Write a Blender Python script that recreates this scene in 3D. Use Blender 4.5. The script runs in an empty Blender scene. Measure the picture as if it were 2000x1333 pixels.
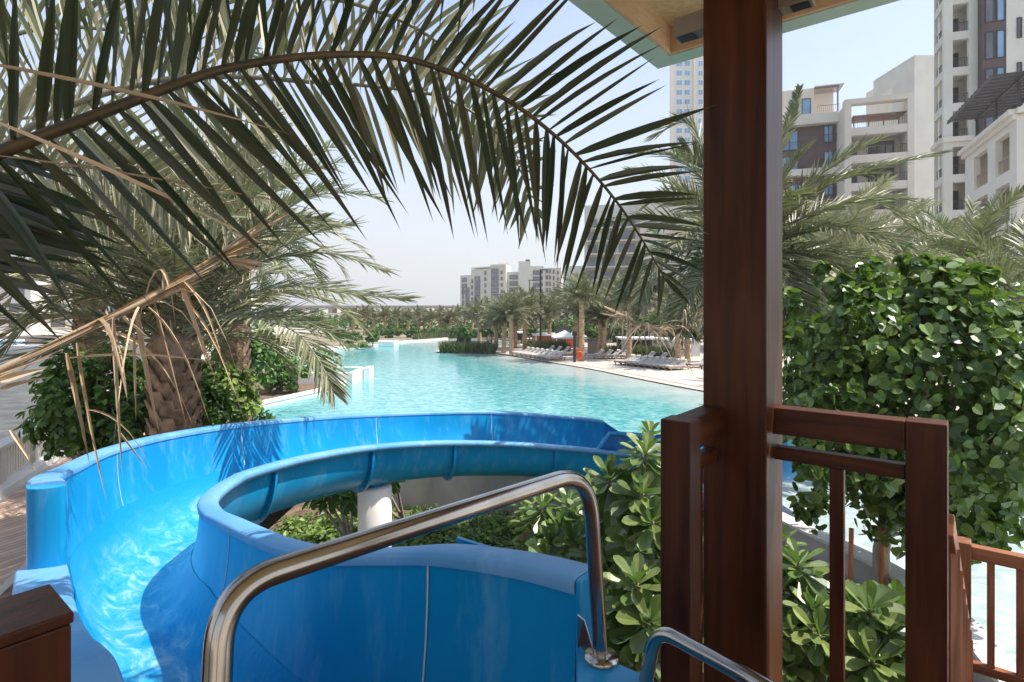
import bpy, math, random
from mathutils import Vector as V, Matrix, noise
R = math.radians
random.seed(7)
rnd = random.random
def ru(a, b): return a + (b - a) * random.random()

# ------------------------------------------------------------------ camera
SC = bpy.context.scene
COL = SC.collection
CH = 4.2            # camera height above pool water
F = 1100.0          # focal length in photo pixels (2000 wide)
HAZE = .0005        # density of the air haze
HZ = 600.0          # photo row of the horizon
cam = bpy.data.cameras.new("camera")
camo = bpy.data.objects.new("camera", cam); COL.objects.link(camo)
cam.sensor_width = 36; cam.lens = F / 2000 * 36
cam.shift_y = -(666.5 - HZ) / 2000
cam.clip_start = 0.05; cam.clip_end = 6000
camo.location = (0, 0, CH); camo.rotation_euler = (R(90), 0, 0)
SC.camera = camo

# ------------------------------------------------------------------ light
SUN = V((0.62, -0.04, 1.0)).normalized()
w = bpy.data.worlds.new("World"); SC.world = w; w.use_nodes = True
nt = w.node_tree; nt.nodes.clear()
sky = nt.nodes.new("ShaderNodeTexSky"); sky.sky_type = 'NISHITA'; sky.sun_disc = False
sky.sun_elevation = math.asin(SUN.z); sky.sun_rotation = math.atan2(SUN.x, SUN.y)
sky.air_density = 1.0; sky.dust_density = 1.4; sky.ozone_density = 1.2
bg = nt.nodes.new("ShaderNodeBackground"); bg.inputs[1].default_value = 0.15
wo = nt.nodes.new("ShaderNodeOutputWorld")
hz_ = nt.nodes.new("ShaderNodeMix"); hz_.data_type = 'RGBA'      # summer haze whitening the clear sky
tcw = nt.nodes.new("ShaderNodeTexCoord"); sxw = nt.nodes.new("ShaderNodeSeparateXYZ"); nt.links.new(tcw.outputs["Generated"], sxw.inputs[0])
mrw = nt.nodes.new("ShaderNodeMapRange"); mrw.inputs[1].default_value = 0.0; mrw.inputs[2].default_value = .5; mrw.inputs[3].default_value = .95; mrw.inputs[4].default_value = .22
nt.links.new(sxw.outputs[2], mrw.inputs[0]); hz_.inputs[7].default_value = (3.0, 3.1, 3.2, 1)
cln = nt.nodes.new("ShaderNodeTexNoise"); cln.inputs["Scale"].default_value = 2.2; cln.inputs["Detail"].default_value = 7; cln.inputs["Distortion"].default_value = .6
clm = nt.nodes.new("ShaderNodeMapping"); clm.inputs["Scale"].default_value = (1, 1, 4); nt.links.new(tcw.outputs["Generated"], clm.inputs[0]); nt.links.new(clm.outputs[0], cln.inputs[0])
clr = nt.nodes.new("ShaderNodeMapRange"); clr.inputs[1].default_value = .4; clr.inputs[2].default_value = .75; clr.inputs[3].default_value = -.07; clr.inputs[4].default_value = .16; nt.links.new(cln.outputs[0], clr.inputs[0])
cla = nt.nodes.new("ShaderNodeMath"); cla.operation = 'ADD'; cla.use_clamp = True; nt.links.new(clr.outputs[0], cla.inputs[0]); nt.links.new(mrw.outputs[0], cla.inputs[1])
nt.links.new(cla.outputs[0], hz_.inputs[0]); nt.links.new(sky.outputs[0], hz_.inputs[6]); nt.links.new(hz_.outputs[2], bg.inputs[0]); nt.links.new(bg.outputs[0], wo.inputs[0])
sl = bpy.data.lights.new("sun", 'SUN'); sl.energy = 3.7; sl.angle = R(0.5); sl.color = (1.0, 0.955, 0.88)
so = bpy.data.objects.new("sun", sl); COL.objects.link(so)
so.rotation_euler = SUN.to_track_quat('Z', 'Y').to_euler()
SC.view_settings.view_transform = 'Standard'; SC.view_settings.look = 'None'
SC.view_settings.exposure = 0.93; SC.view_settings.gamma = 1.0
SC.cycles.max_bounces = 6; SC.cycles.transparent_max_bounces = 8
SC.cycles.diffuse_bounces = 3; SC.cycles.glossy_bounces = 3
SC.cycles.caustics_reflective = False; SC.cycles.caustics_refractive = False

Zv0 = V((0, 0, 1))
# ------------------------------------------------------------------ helpers
def at(px, py, Y): return V(((px - 1000) / F * Y, Y, CH - (py - HZ) / F * Y))
def gz(px, py, z=0.0): return at(px, py, (CH - z) * F / (py - HZ))

class MB:
    def __init__(s): s.v = []; s.f = []; s.sm = []
    def add(s, vs, fs, smooth=False):
        n = len(s.v); s.v.extend([tuple(p) for p in vs])
        s.f.extend([tuple(i + n for i in f) for f in fs]); s.sm.extend([smooth] * len(fs))
    def quad(s, a, b, c, d, sm=False): s.add([a, b, c, d], [(0, 1, 2, 3)], sm)
    def hexa(s, p, sm=False):   # 8 points: bottom loop then top loop
        s.add(p, [(3, 2, 1, 0), (4, 5, 6, 7), (0, 1, 5, 4), (1, 2, 6, 5), (2, 3, 7, 6), (3, 0, 4, 7)], sm)
    def box(s, x0, x1, y0, y1, z0, z1):
        s.hexa([(x0, y0, z0), (x1, y0, z0), (x1, y1, z0), (x0, y1, z0), (x0, y0, z1), (x1, y0, z1), (x1, y1, z1), (x0, y1, z1)])
    def obox(s, o, ux, uy, uz, a, b, c):   # oriented box, ranges a,b,c along axes
        o = V(o); P = lambda i, j, k: o + V(ux) * a[i] + V(uy) * b[j] + V(uz) * c[k]
        s.hexa([P(0, 0, 0), P(1, 0, 0), P(1, 1, 0), P(0, 1, 0), P(0, 0, 1), P(1, 0, 1), P(1, 1, 1), P(0, 1, 1)])
    def bar(s, p, q, wd, ht, up=V((0, 0, 1))):  # beam between two points
        p = V(p); q = V(q); d = (q - p).normalized(); sd = d.cross(up).normalized(); u = sd.cross(d)
        s.obox(p, d, sd, u, (0, (q - p).length), (-wd / 2, wd / 2), (-ht / 2, ht / 2))
    def tube(s, pts, rad, n=10, caps=True):
        pts = [V(p) for p in pts]; m = len(pts)
        if not hasattr(rad, '__len__'): rad = [rad] * m
        t = (pts[1] - pts[0]).normalized()
        up = V((0, 0, 1)) if abs(t.z) < .9 else V((0, 1, 0))
        a = t.cross(up).normalized(); vs = []; fs = []
        for i, p in enumerate(pts):
            if i == 0: t = pts[1] - pts[0]
            elif i == m - 1: t = pts[-1] - pts[-2]
            else: t = (pts[i + 1] - p).normalized() + (p - pts[i - 1]).normalized()
            t = t.normalized(); a = (a - t * a.dot(t)).normalized(); b = t.cross(a)
            for k in range(n):
                an = 2 * math.pi * k / n
                vs.append(p + (a * math.cos(an) + b * math.sin(an)) * rad[i])
        for i in range(m - 1):
            for k in range(n):
                k2 = (k + 1) % n
                fs.append((i * n + k, i * n + k2, (i + 1) * n + k2, (i + 1) * n + k))
        s.add(vs, fs, True)
        if caps:
            s.add(vs[:n], [tuple(range(n))[::-1]]); s.add(vs[-n:], [tuple(range(n))])
    def lathe(s, prof, c=(0, 0, 0), n=24, sm=True):
        vs = []; fs = []
        for r, z in prof:
            for k in range(n):
                an = 2 * math.pi * k / n; vs.append((c[0] + r * math.cos(an), c[1] + r * math.sin(an), c[2] + z))
        for i in range(len(prof) - 1):
            for k in range(n):
                k2 = (k + 1) % n; fs.append((i * n + k, i * n + k2, (i + 1) * n + k2, (i + 1) * n + k))
        s.add(vs, fs, sm)
    def prism(s, poly, z0, z1):
        n = len(poly); vs = [(p[0], p[1], z0) for p in poly] + [(p[0], p[1], z1) for p in poly]
        ar = sum(poly[i][0] * poly[(i + 1) % n][1] - poly[(i + 1) % n][0] * poly[i][1] for i in range(n))
        fs = [tuple(range(n))[::-1], tuple(range(n, 2 * n))] + [(i, (i + 1) % n, n + (i + 1) % n, n + i) for i in range(n)]
        if ar < 0: fs = [f[::-1] for f in fs]
        s.add(vs, fs)
    def grid(s, rows, sm=True, flip=False):
        n = len(rows[0]); vs = [p for r in rows for p in r]
        fs = [(i * n + k, i * n + k + 1, (i + 1) * n + k + 1, (i + 1) * n + k) for i in range(len(rows) - 1) for k in range(n - 1)]
        if flip: fs = [f[::-1] for f in fs]
        s.add(vs, fs, sm)
    def mesh(s, name):
        me = bpy.data.meshes.new(name); me.from_pydata(s.v, [], s.f); me.update()
        me.polygons.foreach_set("use_smooth", s.sm); return me
    def build(s, name, mat, parent=None, bevel=0.0, loc=None):
        me = s.mesh(name); me.materials.append(M[mat])
        o = bpy.data.objects.new(name, me); COL.objects.link(o)
        if parent is not None:
            o.parent = parent; o.matrix_parent_inverse = Matrix.Translation(-parent.location) if loc is None else Matrix.Identity(4)
        if bevel:
            b = o.modifiers.new("bevel", 'BEVEL'); b.width = bevel; b.segments = 2; b.limit_method = 'ANGLE'; b.angle_limit = R(40)
        return o

def tag(o, label=None, cat=None, group=None, kind=None):
    if label: o["label"] = label
    if cat: o["category"] = cat
    if group: o["group"] = group
    if kind: o["kind"] = kind
    return o
def thing(name, label, cat, loc=(0, 0, 0), group=None):
    o = bpy.data.objects.new(name, None); COL.objects.link(o); o.location = loc
    o.empty_display_size = .2
    return tag(o, label, cat, group)
def copy_thing(root, loc, rz=0, sc=1.0, label=None, group=None):
    c = root.copy(); COL.objects.link(c); c.location = loc; c.rotation_euler = (0, 0, rz)
    c.scale = (sc, sc, sc) if not hasattr(sc, '__len__') else sc
    if label: c["label"] = label
    if group: c["group"] = group
    for ch in list(root.children):
        d = ch.copy(); COL.objects.link(d); d.parent = c
        for g in list(ch.children):
            e = g.copy(); COL.objects.link(e); e.parent = d
    return c
def cr(pts, n):   # catmull-rom resample of tuples
    out = []; m = len(pts)
    for i in range(m - 1):
        p0 = pts[max(i - 1, 0)]; p1 = pts[i]; p2 = pts[i + 1]; p3 = pts[min(i + 2, m - 1)]
        for k in range(n):
            t = k / n; t2 = t * t; t3 = t2 * t
            out.append(tuple(.5 * (2 * b + (c - a) * t + (2 * a - 5 * b + 4 * c - d) * t2 + (3 * b - a - 3 * c + d) * t3) for a, b, c, d in zip(p0, p1, p2, p3)))
    out.append(tuple(pts[-1])); return out

# ------------------------------------------------------------------ materials
M = {}
def mat(name, col, rough=.6, metal=0., col2=None, scale=4., detail=5., stretch=(1, 1, 1), bump=0., bscale=None, spec=.5, transl=0., dist=0., lo=.35, hi=.65, tcol=None, coords='Object', coat=0.):
    m = bpy.data.materials.new(name); m.use_nodes = True; M[name] = m
    n = m.node_tree; p = n.nodes["Principled BSDF"]; out = n.nodes["Material Output"]
    p.inputs["Roughness"].default_value = rough; p.inputs["Metallic"].default_value = metal
    p.inputs["Specular IOR Level"].default_value = spec
    p.inputs["Base Color"].default_value = (*col, 1)
    if coat: p.inputs["Coat Weight"].default_value = coat; p.inputs["Coat Roughness"].default_value = .15
    tc = n.nodes.new("ShaderNodeTexCoord"); mp = n.nodes.new("ShaderNodeMapping"); mp.inputs["Scale"].default_value = stretch
    n.links.new(tc.outputs[coords], mp.inputs[0])
    if col2:
        no = n.nodes.new("ShaderNodeTexNoise"); no.inputs["Scale"].default_value = scale; no.inputs["Detail"].default_value = detail
        no.inputs["Distortion"].default_value = dist
        n.links.new(mp.outputs[0], no.inputs[0])
        r = n.nodes.new("ShaderNodeValToRGB"); r.color_ramp.elements[0].position = lo; r.color_ramp.elements[1].position = hi
        r.color_ramp.elements[0].color = (*col, 1); r.color_ramp.elements[1].color = (*col2, 1)
        if transl:      # every leaf its own tint
            ge = n.nodes.new("ShaderNodeNewGeometry"); av = n.nodes.new("ShaderNodeMix"); av.inputs[0].default_value = .5
            n.links.new(no.outputs[0], av.inputs[2]); n.links.new(ge.outputs["Random Per Island"], av.inputs[3])
            r.color_ramp.elements[0].position = lo - .12; r.color_ramp.elements[1].position = hi + .1
            hv = n.nodes.new("ShaderNodeHueSaturation"); mr = n.nodes.new("ShaderNodeMapRange"); mr.inputs[3].default_value = .7; mr.inputs[4].default_value = 1.25
            wn = n.nodes.new("ShaderNodeTexWhiteNoise"); wn.noise_dimensions = '1D'; n.links.new(ge.outputs["Random Per Island"], wn.inputs["W"]); n.links.new(wn.outputs[0], mr.inputs[0])
            if name.startswith('frond'): eb = r.color_ramp.elements.new(.86); eb.color = (.24, .17, .09, 1)      # a few dried leaflets
            n.links.new(av.outputs[0], r.inputs[0]); n.links.new(r.outputs[0], hv.inputs["Color"]); n.links.new(mr.outputs[0], hv.inputs["Value"]); n.links.new(hv.outputs[0], p.inputs["Base Color"])
        else:
            n.links.new(no.outputs[0], r.inputs[0]); n.links.new(r.outputs[0], p.inputs["Base Color"])
    if bump:
        nb = n.nodes.new("ShaderNodeTexNoise"); nb.inputs["Scale"].default_value = bscale or scale * 3; nb.inputs["Detail"].default_value = 4
        n.links.new(mp.outputs[0], nb.inputs[0])
        bp = n.nodes.new("ShaderNodeBump"); bp.inputs["Strength"].default_value = min(bump, 1); bp.inputs["Distance"].default_value = .02
        n.links.new(nb.outputs[0], bp.inputs["Height"]); n.links.new(bp.outputs[0], p.inputs["Normal"])
    if transl:
        t = n.nodes.new("ShaderNodeBsdfTranslucent"); mx = n.nodes.new("ShaderNodeMixShader"); mx.inputs[0].default_value = transl
        t.inputs[0].default_value = (*(tcol or tuple(min(1, c * 1.6) for c in col)), 1)
        n.links.new(p.outputs[0], mx.inputs[1]); n.links.new(t.outputs[0], mx.inputs[2]); n.links.new(mx.outputs[0], out.inputs[0])
    return m

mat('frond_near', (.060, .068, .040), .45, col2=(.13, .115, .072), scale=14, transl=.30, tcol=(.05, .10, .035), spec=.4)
mat('frond_lit', (.25, .24, .15), .5, col2=(.46, .41, .29), scale=3, transl=.22, tcol=(.20, .25, .09))  # paler copy of the frond colour, with sunlight put into the tint
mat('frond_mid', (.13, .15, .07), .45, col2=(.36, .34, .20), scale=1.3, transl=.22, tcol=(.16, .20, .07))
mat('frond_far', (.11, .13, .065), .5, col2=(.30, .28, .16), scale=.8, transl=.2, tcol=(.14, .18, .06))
mat('rachis', (.055, .045, .02), .5, col2=(.13, .085, .035), scale=12, stretch=(1, 1, 1))
mat('dead', (.40, .27, .16), .7, col2=(.74, .58, .41), scale=10, transl=.15, tcol=(.5, .3, .14))
mat('dead_dark', (.20, .11, .06), .7, col2=(.42, .25, .14), scale=8, transl=.1)
mat('palm_trunk', (.16, .10, .06), .9, col2=(.36, .24, .16), scale=6, bump=.8, bscale=14)
mat('palm_trunk_far', (.36, .22, .13), .9, col2=(.54, .36, .23), scale=3, bump=.5, stretch=(1, 1, 3))
mat('bark', (.30, .24, .17), .85, col2=(.48, .40, .31), scale=8, stretch=(1, 1, .4), bump=.4)
mat('leaf_round', (.032, .085, .014), .36, col2=(.20, .28, .06), scale=2.6, transl=.2, tcol=(.18, .32, .03), spec=.6, lo=.38, hi=.7)
mat('leaf_frang', (.045, .10, .022), .30, col2=(.26, .32, .10), scale=5, transl=.25, tcol=(.13, .26, .04), spec=.6)
mat('leaf_shrub', (.03, .085, .015), .45, col2=(.12, .21, .035), scale=1.4, transl=.28, tcol=(.10, .22, .02))
mat('leaf_yellow', (.09, .16, .03), .45, col2=(.24, .33, .07), scale=2.2, transl=.3, tcol=(.18, .32, .04))
mat('leaf_far', (.045, .12, .025), .5, col2=(.12, .23, .045), scale=.7, transl=.25, tcol=(.08, .16, .02))
mat('reed', (.07, .10, .035), .6, col2=(.17, .20, .07), scale=2, transl=.2)
mat('stem', (.22, .18, .13), .8, col2=(.34, .29, .22), scale=20)
mat('soil', (.10, .065, .04), .95, col2=(.22, .15, .10), scale=5, bump=.6)
mat('scrub', (.15, .13, .08), .95, col2=(.30, .25, .17), scale=.3)
mat('sand_ground', (.40, .34, .27), .95, col2=(.50, .44, .36), scale=.05)
mat('plaster', (.72, .70, .66), .8, col2=(.80, .78, .74), scale=1.2, bump=.15)
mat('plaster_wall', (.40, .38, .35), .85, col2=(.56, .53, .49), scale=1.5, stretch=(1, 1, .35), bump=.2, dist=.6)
mat('coping', (.78, .76, .72), .6, col2=(.68, .65, .60), scale=2)
mat('deck_stone', (.56, .49, .43), .8, col2=(.47, .41, .35), scale=.9, detail=8, bump=.1)
mat('wood_dark', (.028, .008, .004), .36, col2=(.135, .042, .016), scale=3.0, stretch=(6, 6, .45), detail=9, dist=.35, spec=.24, bump=.05, lo=.25, hi=.8)
mat('wood_dark_rail', (.028, .008, .004), .36, col2=(.14, .044, .017), scale=3.0, stretch=(.6, .6, 9), detail=9, dist=.35, spec=.24, bump=.05, lo=.25, hi=.8)
mat('wood_red_rail', (.16, .055, .024), .4, col2=(.34, .14, .07), scale=3.0, stretch=(.6, .6, 9), detail=9, dist=.35, spec=.3)
mat('wood_red', (.16, .055, .024), .4, col2=(.34, .14, .07), scale=3.5, stretch=(9, 9, .6), detail=8, dist=.4, spec=.4)
mat('wood_orange', (.42, .14, .05), .6, col2=(.55, .22, .09), scale=3, stretch=(4, 4, 1))
mat('ply', (.78, .58, .32), .6, col2=(.88, .72, .45), scale=40, detail=6, stretch=(1, 1, 1))
mat('ply_band', (.74, .48, .27), .55, col2=(.84, .58, .36), scale=12, stretch=(1, 1, 6))
mat('fascia_green', (.50, .66, .54), .5, col2=(.60, .72, .60), scale=3)
mat('fixture', (.30, .25, .20), .45, .2)
mat('black', (.012, .012, .013), .4)
mat('charcoal', (.05, .045, .045), .5)
mat('steel', (.50, .45, .40), .17, 1.0, col2=(.38, .34, .30), scale=9, dist=.5)
mat('white', (.82, .82, .80), .5)
mat('curtain', (.74, .74, .72), .8)
mat('orange', (.75, .16, .03), .5)
mat('cushion', (.40, .37, .34), .85, col2=(.55, .51, .47), scale=6)
mat('lounger_wood', (.30, .22, .16), .8, col2=(.42, .33, .25), scale=8)
mat('cream', (.68, .62, .52), .85, col2=(.74, .68, .58), scale=.4)
mat('cream_grey', (.56, .56, .50), .85, col2=(.62, .62, .57), scale=.4)
mat('cream_white', (.66, .63, .57), .8, col2=(.60, .57, .51), scale=.5)
mat('tower_stone', (.60, .57, .52), .85, col2=(.66, .63, .58), scale=.1)
mat('brown_panel', (.085, .055, .052), .6, col2=(.11, .075, .07), scale=.7)
mat('pergola_brown', (.20, .12, .085), .7)
mat('glass_blue', (.10, .24, .42), .08, .0, col2=(.20, .38, .58), scale=.25, spec=1)
mat('glass_dark', (.035, .04, .05), .08, col2=(.12, .13, .15), scale=.4, spec=1)
mat('recess', (.34, .31, .28), .9)
mat('bridge', (.42, .37, .32), .9)
mat('lifebuoy', (.55, .10, .035), .5)

def blue_mat(name, c1, c2, chalk, rough):
    m = mat(name, c1, rough, col2=c2, scale=1.1, detail=6, dist=.8, spec=.32)
    n = m.node_tree; p = n.nodes["Principled BSDF"]
    src = p.inputs["Base Color"].links[0].from_socket
    tc = n.nodes.new("ShaderNodeTexCoord"); mp = n.nodes.new("ShaderNodeMapping"); mp.inputs["Scale"].default_value = (3, 3, .8)
    no = n.nodes.new("ShaderNodeTexNoise"); no.inputs["Scale"].default_value = 2.2; no.inputs["Detail"].default_value = 9; no.inputs["Roughness"].default_value = .68
    n.links.new(tc.outputs["Object"], mp.inputs[0]); n.links.new(mp.outputs[0], no.inputs[0])
    r = n.nodes.new("ShaderNodeMapRange"); r.inputs[1].default_value = .52; r.inputs[2].default_value = .85; r.inputs[4].default_value = chalk
    n.links.new(no.outputs[0], r.inputs[0])
    mx = n.nodes.new("ShaderNodeMix"); mx.data_type = 'RGBA'; mx.inputs[7].default_value = (.35, .58, .75, 1)
    n.links.new(r.outputs[0], mx.inputs[0]); n.links.new(src, mx.inputs[6]); n.links.new(mx.outputs[2], p.inputs["Base Color"])
    return m
blue_mat('slide_blue', (.003, .235, .51), (.008, .285, .58), .4, .3)
blue_mat('slide_deep', (.001, .125, .38), (.002, .175, .46), .35, .3)
blue_mat('slide_rim', (.09, .30, .56), (.17, .38, .62), .6, .5)
mat('seam', (.50, .55, .55), .6)

# flowing water film in the flume
m = mat('flume_water', (.05, .36, .66), .3, spec=.25)
n = m.node_tree; p = n.nodes["Principled BSDF"]
uvn = n.nodes.new("ShaderNodeUVMap")
mp = n.nodes.new("ShaderNodeMapping"); mp.inputs["Scale"].default_value = (.8, 2.0, 1)
no = n.nodes.new("ShaderNodeTexNoise"); no.inputs["Scale"].default_value = 2.0; no.inputs["Detail"].default_value = 9; no.inputs["Roughness"].default_value = .68; no.inputs["Distortion"].default_value = .8
n.links.new(uvn.outputs[0], mp.inputs[0]); n.links.new(mp.outputs[0], no.inputs[0])
r = n.nodes.new("ShaderNodeValToRGB"); e = r.color_ramp.elements
e[0].position = .36; e[0].color = (.006, .27, .56, 1); e[1].position = .74; e[1].color = (.46, .62, .70, 1)
k = r.color_ramp.elements.new(.52); k.color = (.06, .36, .62, 1)
n.links.new(no.outputs[0], r.inputs[0]); n.links.new(r.outputs[0], p.inputs["Base Color"])
sx = n.nodes.new("ShaderNodeSeparateXYZ"); n.links.new(uvn.outputs[0], sx.inputs[0])
a1 = n.nodes.new("ShaderNodeMath"); a1.operation = 'SUBTRACT'; a1.inputs[0].default_value = 1.92; n.links.new(sx.outputs[1], a1.inputs[1])
a2 = n.nodes.new("ShaderNodeMath"); a2.operation = 'MINIMUM'; n.links.new(sx.outputs[1], a2.inputs[0]); n.links.new(a1.outputs[0], a2.inputs[1])
a3 = n.nodes.new("ShaderNodeMapRange"); a3.interpolation_type = 'SMOOTHSTEP'; a3.inputs[1].default_value = .05; a3.inputs[2].default_value = .85; n.links.new(a2.outputs[0], a3.inputs[0])
mxf = n.nodes.new("ShaderNodeMix"); mxf.data_type = 'RGBA'; mxf.inputs[6].default_value = (.006, .26, .54, 1); n.links.new(a3.outputs[0], mxf.inputs[0]); n.links.new(r.outputs[0], mxf.inputs[7]); n.links.new(mxf.outputs[2], p.inputs["Base Color"])
nb = n.nodes.new("ShaderNodeTexNoise"); nb.inputs["Scale"].default_value = 9; nb.inputs["Detail"].default_value = 4
n.links.new(mp.outputs[0], nb.inputs[0])
bp = n.nodes.new("ShaderNodeBump"); bp.inputs["Strength"].default_value = .3; bp.inputs["Distance"].default_value = .012
n.links.new(nb.outputs[0], bp.inputs["Height"]); n.links.new(bp.outputs[0], p.inputs["Normal"])

# pool water: turquoise, paler where the beach entry is shallow
def water_mat(name, deep, mid, shallow, line=None, wave=3.0, bstr=.5, rough=.07):
    m = bpy.data.materials.new(name); m.use_nodes = True; M[name] = m
    n = m.node_tree; p = n.nodes["Principled BSDF"]; p.inputs["Roughness"].default_value = rough; p.inputs["IOR"].default_value = 1.33
    tc = n.nodes.new("ShaderNodeTexCoord")
    mp = n.nodes.new("ShaderNodeMapping"); mp.inputs["Scale"].default_value = (.8, 1.0, 1); mp.inputs["Rotation"].default_value = (0, 0, .4)
    n.links.new(tc.outputs["Object"], mp.inputs[0])
    no = n.nodes.new("ShaderNodeTexNoise"); no.inputs["Scale"].default_value = wave; no.inputs["Detail"].default_value = 5; no.inputs["Distortion"].default_value = 1.5
    n.links.new(mp.outputs[0], no.inputs[0])
    r = n.nodes.new("ShaderNodeValToRGB"); r.color_ramp.elements[0].position = .38; r.color_ramp.elements[1].position = .66
    r.color_ramp.elements[0].color = (*deep, 1); r.color_ramp.elements[1].color = (*mid, 1)
    n.links.new(no.outputs[0], r.inputs[0])
    src = r.outputs[0]
    if line:
        (x0, y0), (nx, ny), wid = line
        d = n.nodes.new("ShaderNodeVectorMath"); d.operation = 'DOT_PRODUCT'; d.inputs[1].default_value = (nx, ny, 0)
        n.links.new(tc.outputs["Object"], d.inputs[0])
        a = n.nodes.new("ShaderNodeMath"); a.operation = 'SUBTRACT'; a.inputs[1].default_value = x0 * nx + y0 * ny
        n.links.new(d.outputs["Value"], a.inputs[0])
        n2 = n.nodes.new("ShaderNodeTexNoise"); n2.inputs["Scale"].default_value = .35; n2.inputs["Detail"].default_value = 3
        n.links.new(tc.outputs["Object"], n2.inputs[0])
        a2 = n.nodes.new("ShaderNodeMath"); a2.operation = 'MULTIPLY_ADD'; a2.inputs[1].default_value = wid * .9; n.links.new(n2.outputs[0], a2.inputs[0]); n.links.new(a.outputs[0], a2.inputs[2])
        mr = n.nodes.new("ShaderNodeMapRange"); mr.interpolation_type = 'SMOOTHSTEP'; mr.inputs[1].default_value = wid * .4; mr.inputs[2].default_value = wid * 1.4; mr.inputs[3].default_value = 1; mr.inputs[4].default_value = 0
        n.links.new(a2.outputs[0], mr.inputs[0])
        mx = n.nodes.new("ShaderNodeMix"); mx.data_type = 'RGBA'; mx.inputs[7].default_value = (*shallow, 1)
        n.links.new(mr.outputs[0], mx.inputs[0]); n.links.new(src, mx.inputs[6]); src = mx.outputs[2]
    n.links.new(src, p.inputs["Base Color"])
    nb = n.nodes.new("ShaderNodeTexNoise"); nb.inputs["Scale"].default_value = wave * 1.6; nb.inputs["Detail"].default_value = 5; nb.inputs["Distortion"].default_value = .8
    n.links.new(mp.outputs[0], nb.inputs[0])
    bp = n.nodes.new("ShaderNodeBump"); bp.inputs["Strength"].default_value = bstr; bp.inputs["Distance"].default_value = .05
    n.links.new(nb.outputs[0], bp.inputs["Height"]); n.links.new(bp.outputs[0], p.inputs["Normal"])
water_mat('pool_water', (.05, .30, .32), (.22, .49, .48), (.50, .56, .53), line=((9.4, 28), (-.905, -.425), 6.0), wave=2.6, bstr=.3)
water_mat('wading_water', (.34, .44, .44), (.50, .56, .55), (.8, .8, .78), wave=2.5, bstr=.3)
water_mat('canal_water', (.07, .068, .06), (.13, .125, .11), (0, 0, 0), wave=.8, bstr=.9, rough=.38)
M['canal_water'].node_tree.nodes['Principled BSDF'].inputs['Specular IOR Level'].default_value = .22

# wooden boardwalk: boards along their length with dark gaps
def boards_mat(name, c1, c2, width, rot):
    m = mat(name, c1, .7, col2=c2, scale=3, stretch=(1, 1, 1), detail=6)
    n = m.node_tree; p = n.nodes["Principled BSDF"]; src = p.inputs["Base Color"].links[0].from_socket
    tc = n.nodes.new("ShaderNodeTexCoord"); mp = n.nodes.new("ShaderNodeMapping"); mp.inputs["Rotation"].default_value = (0, 0, rot)
    n.links.new(tc.outputs["Object"], mp.inputs[0])
    sx = n.nodes.new("ShaderNodeSeparateXYZ"); n.links.new(mp.outputs[0], sx.inputs[0])
    a = n.nodes.new("ShaderNodeMath"); a.operation = 'DIVIDE'; a.inputs[1].default_value = width; n.links.new(sx.outputs[0], a.inputs[0])
    fr = n.nodes.new("ShaderNodeMath"); fr.operation = 'FRACT'; n.links.new(a.outputs[0], fr.inputs[0])
    gt = n.nodes.new("ShaderNodeMath"); gt.operation = 'LESS_THAN'; gt.inputs[1].default_value = .07; n.links.new(fr.outputs[0], gt.inputs[0])
    fl = n.nodes.new("ShaderNodeMath"); fl.operation = 'FLOOR'; n.links.new(a.outputs[0], fl.inputs[0])
    wn = n.nodes.new("ShaderNodeTexWhiteNoise"); wn.noise_dimensions = '1D'; n.links.new(fl.outputs[0], wn.inputs["W"])
    mr = n.nodes.new("ShaderNodeMapRange"); mr.inputs[3].default_value = .8; mr.inputs[4].default_value = 1.15; n.links.new(wn.outputs[0], mr.inputs[0])
    hs = n.nodes.new("ShaderNodeHueSaturation"); n.links.new(src, hs.inputs["Color"]); n.links.new(mr.outputs[0], hs.inputs["Value"])
    mx = n.nodes.new("ShaderNodeMix"); mx.data_type = 'RGBA'; mx.inputs[7].default_value = (.10, .06, .04, 1)
    n.links.new(gt.outputs[0], mx.inputs[0]); n.links.new(hs.outputs[0], mx.inputs[6]); n.links.new(mx.outputs[2], p.inputs["Base Color"])
boards_mat('boardwalk', (.50, .34, .24), (.60, .43, .32), .14, R(22))
boards_mat('platform_boards', (.10, .05, .03), (.16, .08, .045), .12, R(39))

# ------------------------------------------------------------------ setting: ground, water, land
def structure(o): o["kind"] = "structure"; return o
b = MB(); b.quad((-1500, -150, -2.2), (1500, -150, -2.2), (1500, 2600, -2.2), (-1500, 2600, -2.2)); structure(b.build('ground', 'sand_ground'))
b = MB(); b.quad((-420, -40, -1.5), (-4, -40, -1.5), (-24, 68, -1.5), (-420, 76, -1.5)); structure(b.build('canal', 'canal_water'))

beach = [(30, 17.5), (16, 21.0), (12, 24.2), (9.4, 28), (7.4, 32.5), (5.2, 37.9), (2, 44), (-1.4, 50.6), (-3.6, 51.2), (-6.4, 51.6), (-7.1, 53), (-6.2, 54.6), (-3, 56), (-.4, 58.5), (.6, 63), (0, 69), (-2.7, 74.5)]
farleft = [(-2.7, 74.5), (-6.9, 75.7), (-9.3, 73.3), (-12.3, 67.9), (-13.4, 64.2), (-14.4, 60.8), (-17, 55), (-18, 50), (-17, 43), (-13.6, 37), (-10.4, 33.5), (-9.3, 31), (-9.2, 28), (-10.0, 25.2), (-10.6, 23.2), (-10.3, 21.4), (-9.5, 19.8), (-8.6, 17.9), (-7, 15.8), (-4.5, 14.2), (-2, 13.35), (1, 12.9), (3.1, 12.0), (4.2, 10.6), (4.75, 9.0), (5.15, 7.7), (5.1, 6.4), (4.7, 5.0), (4.4, 2), (4.4, -6)]
fl = cr(farleft, 4); be = cr(beach, 4)
poly = [(p[0], p[1], 0) for p in be + fl[1:]] + [(30, -6, 0)]
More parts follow.
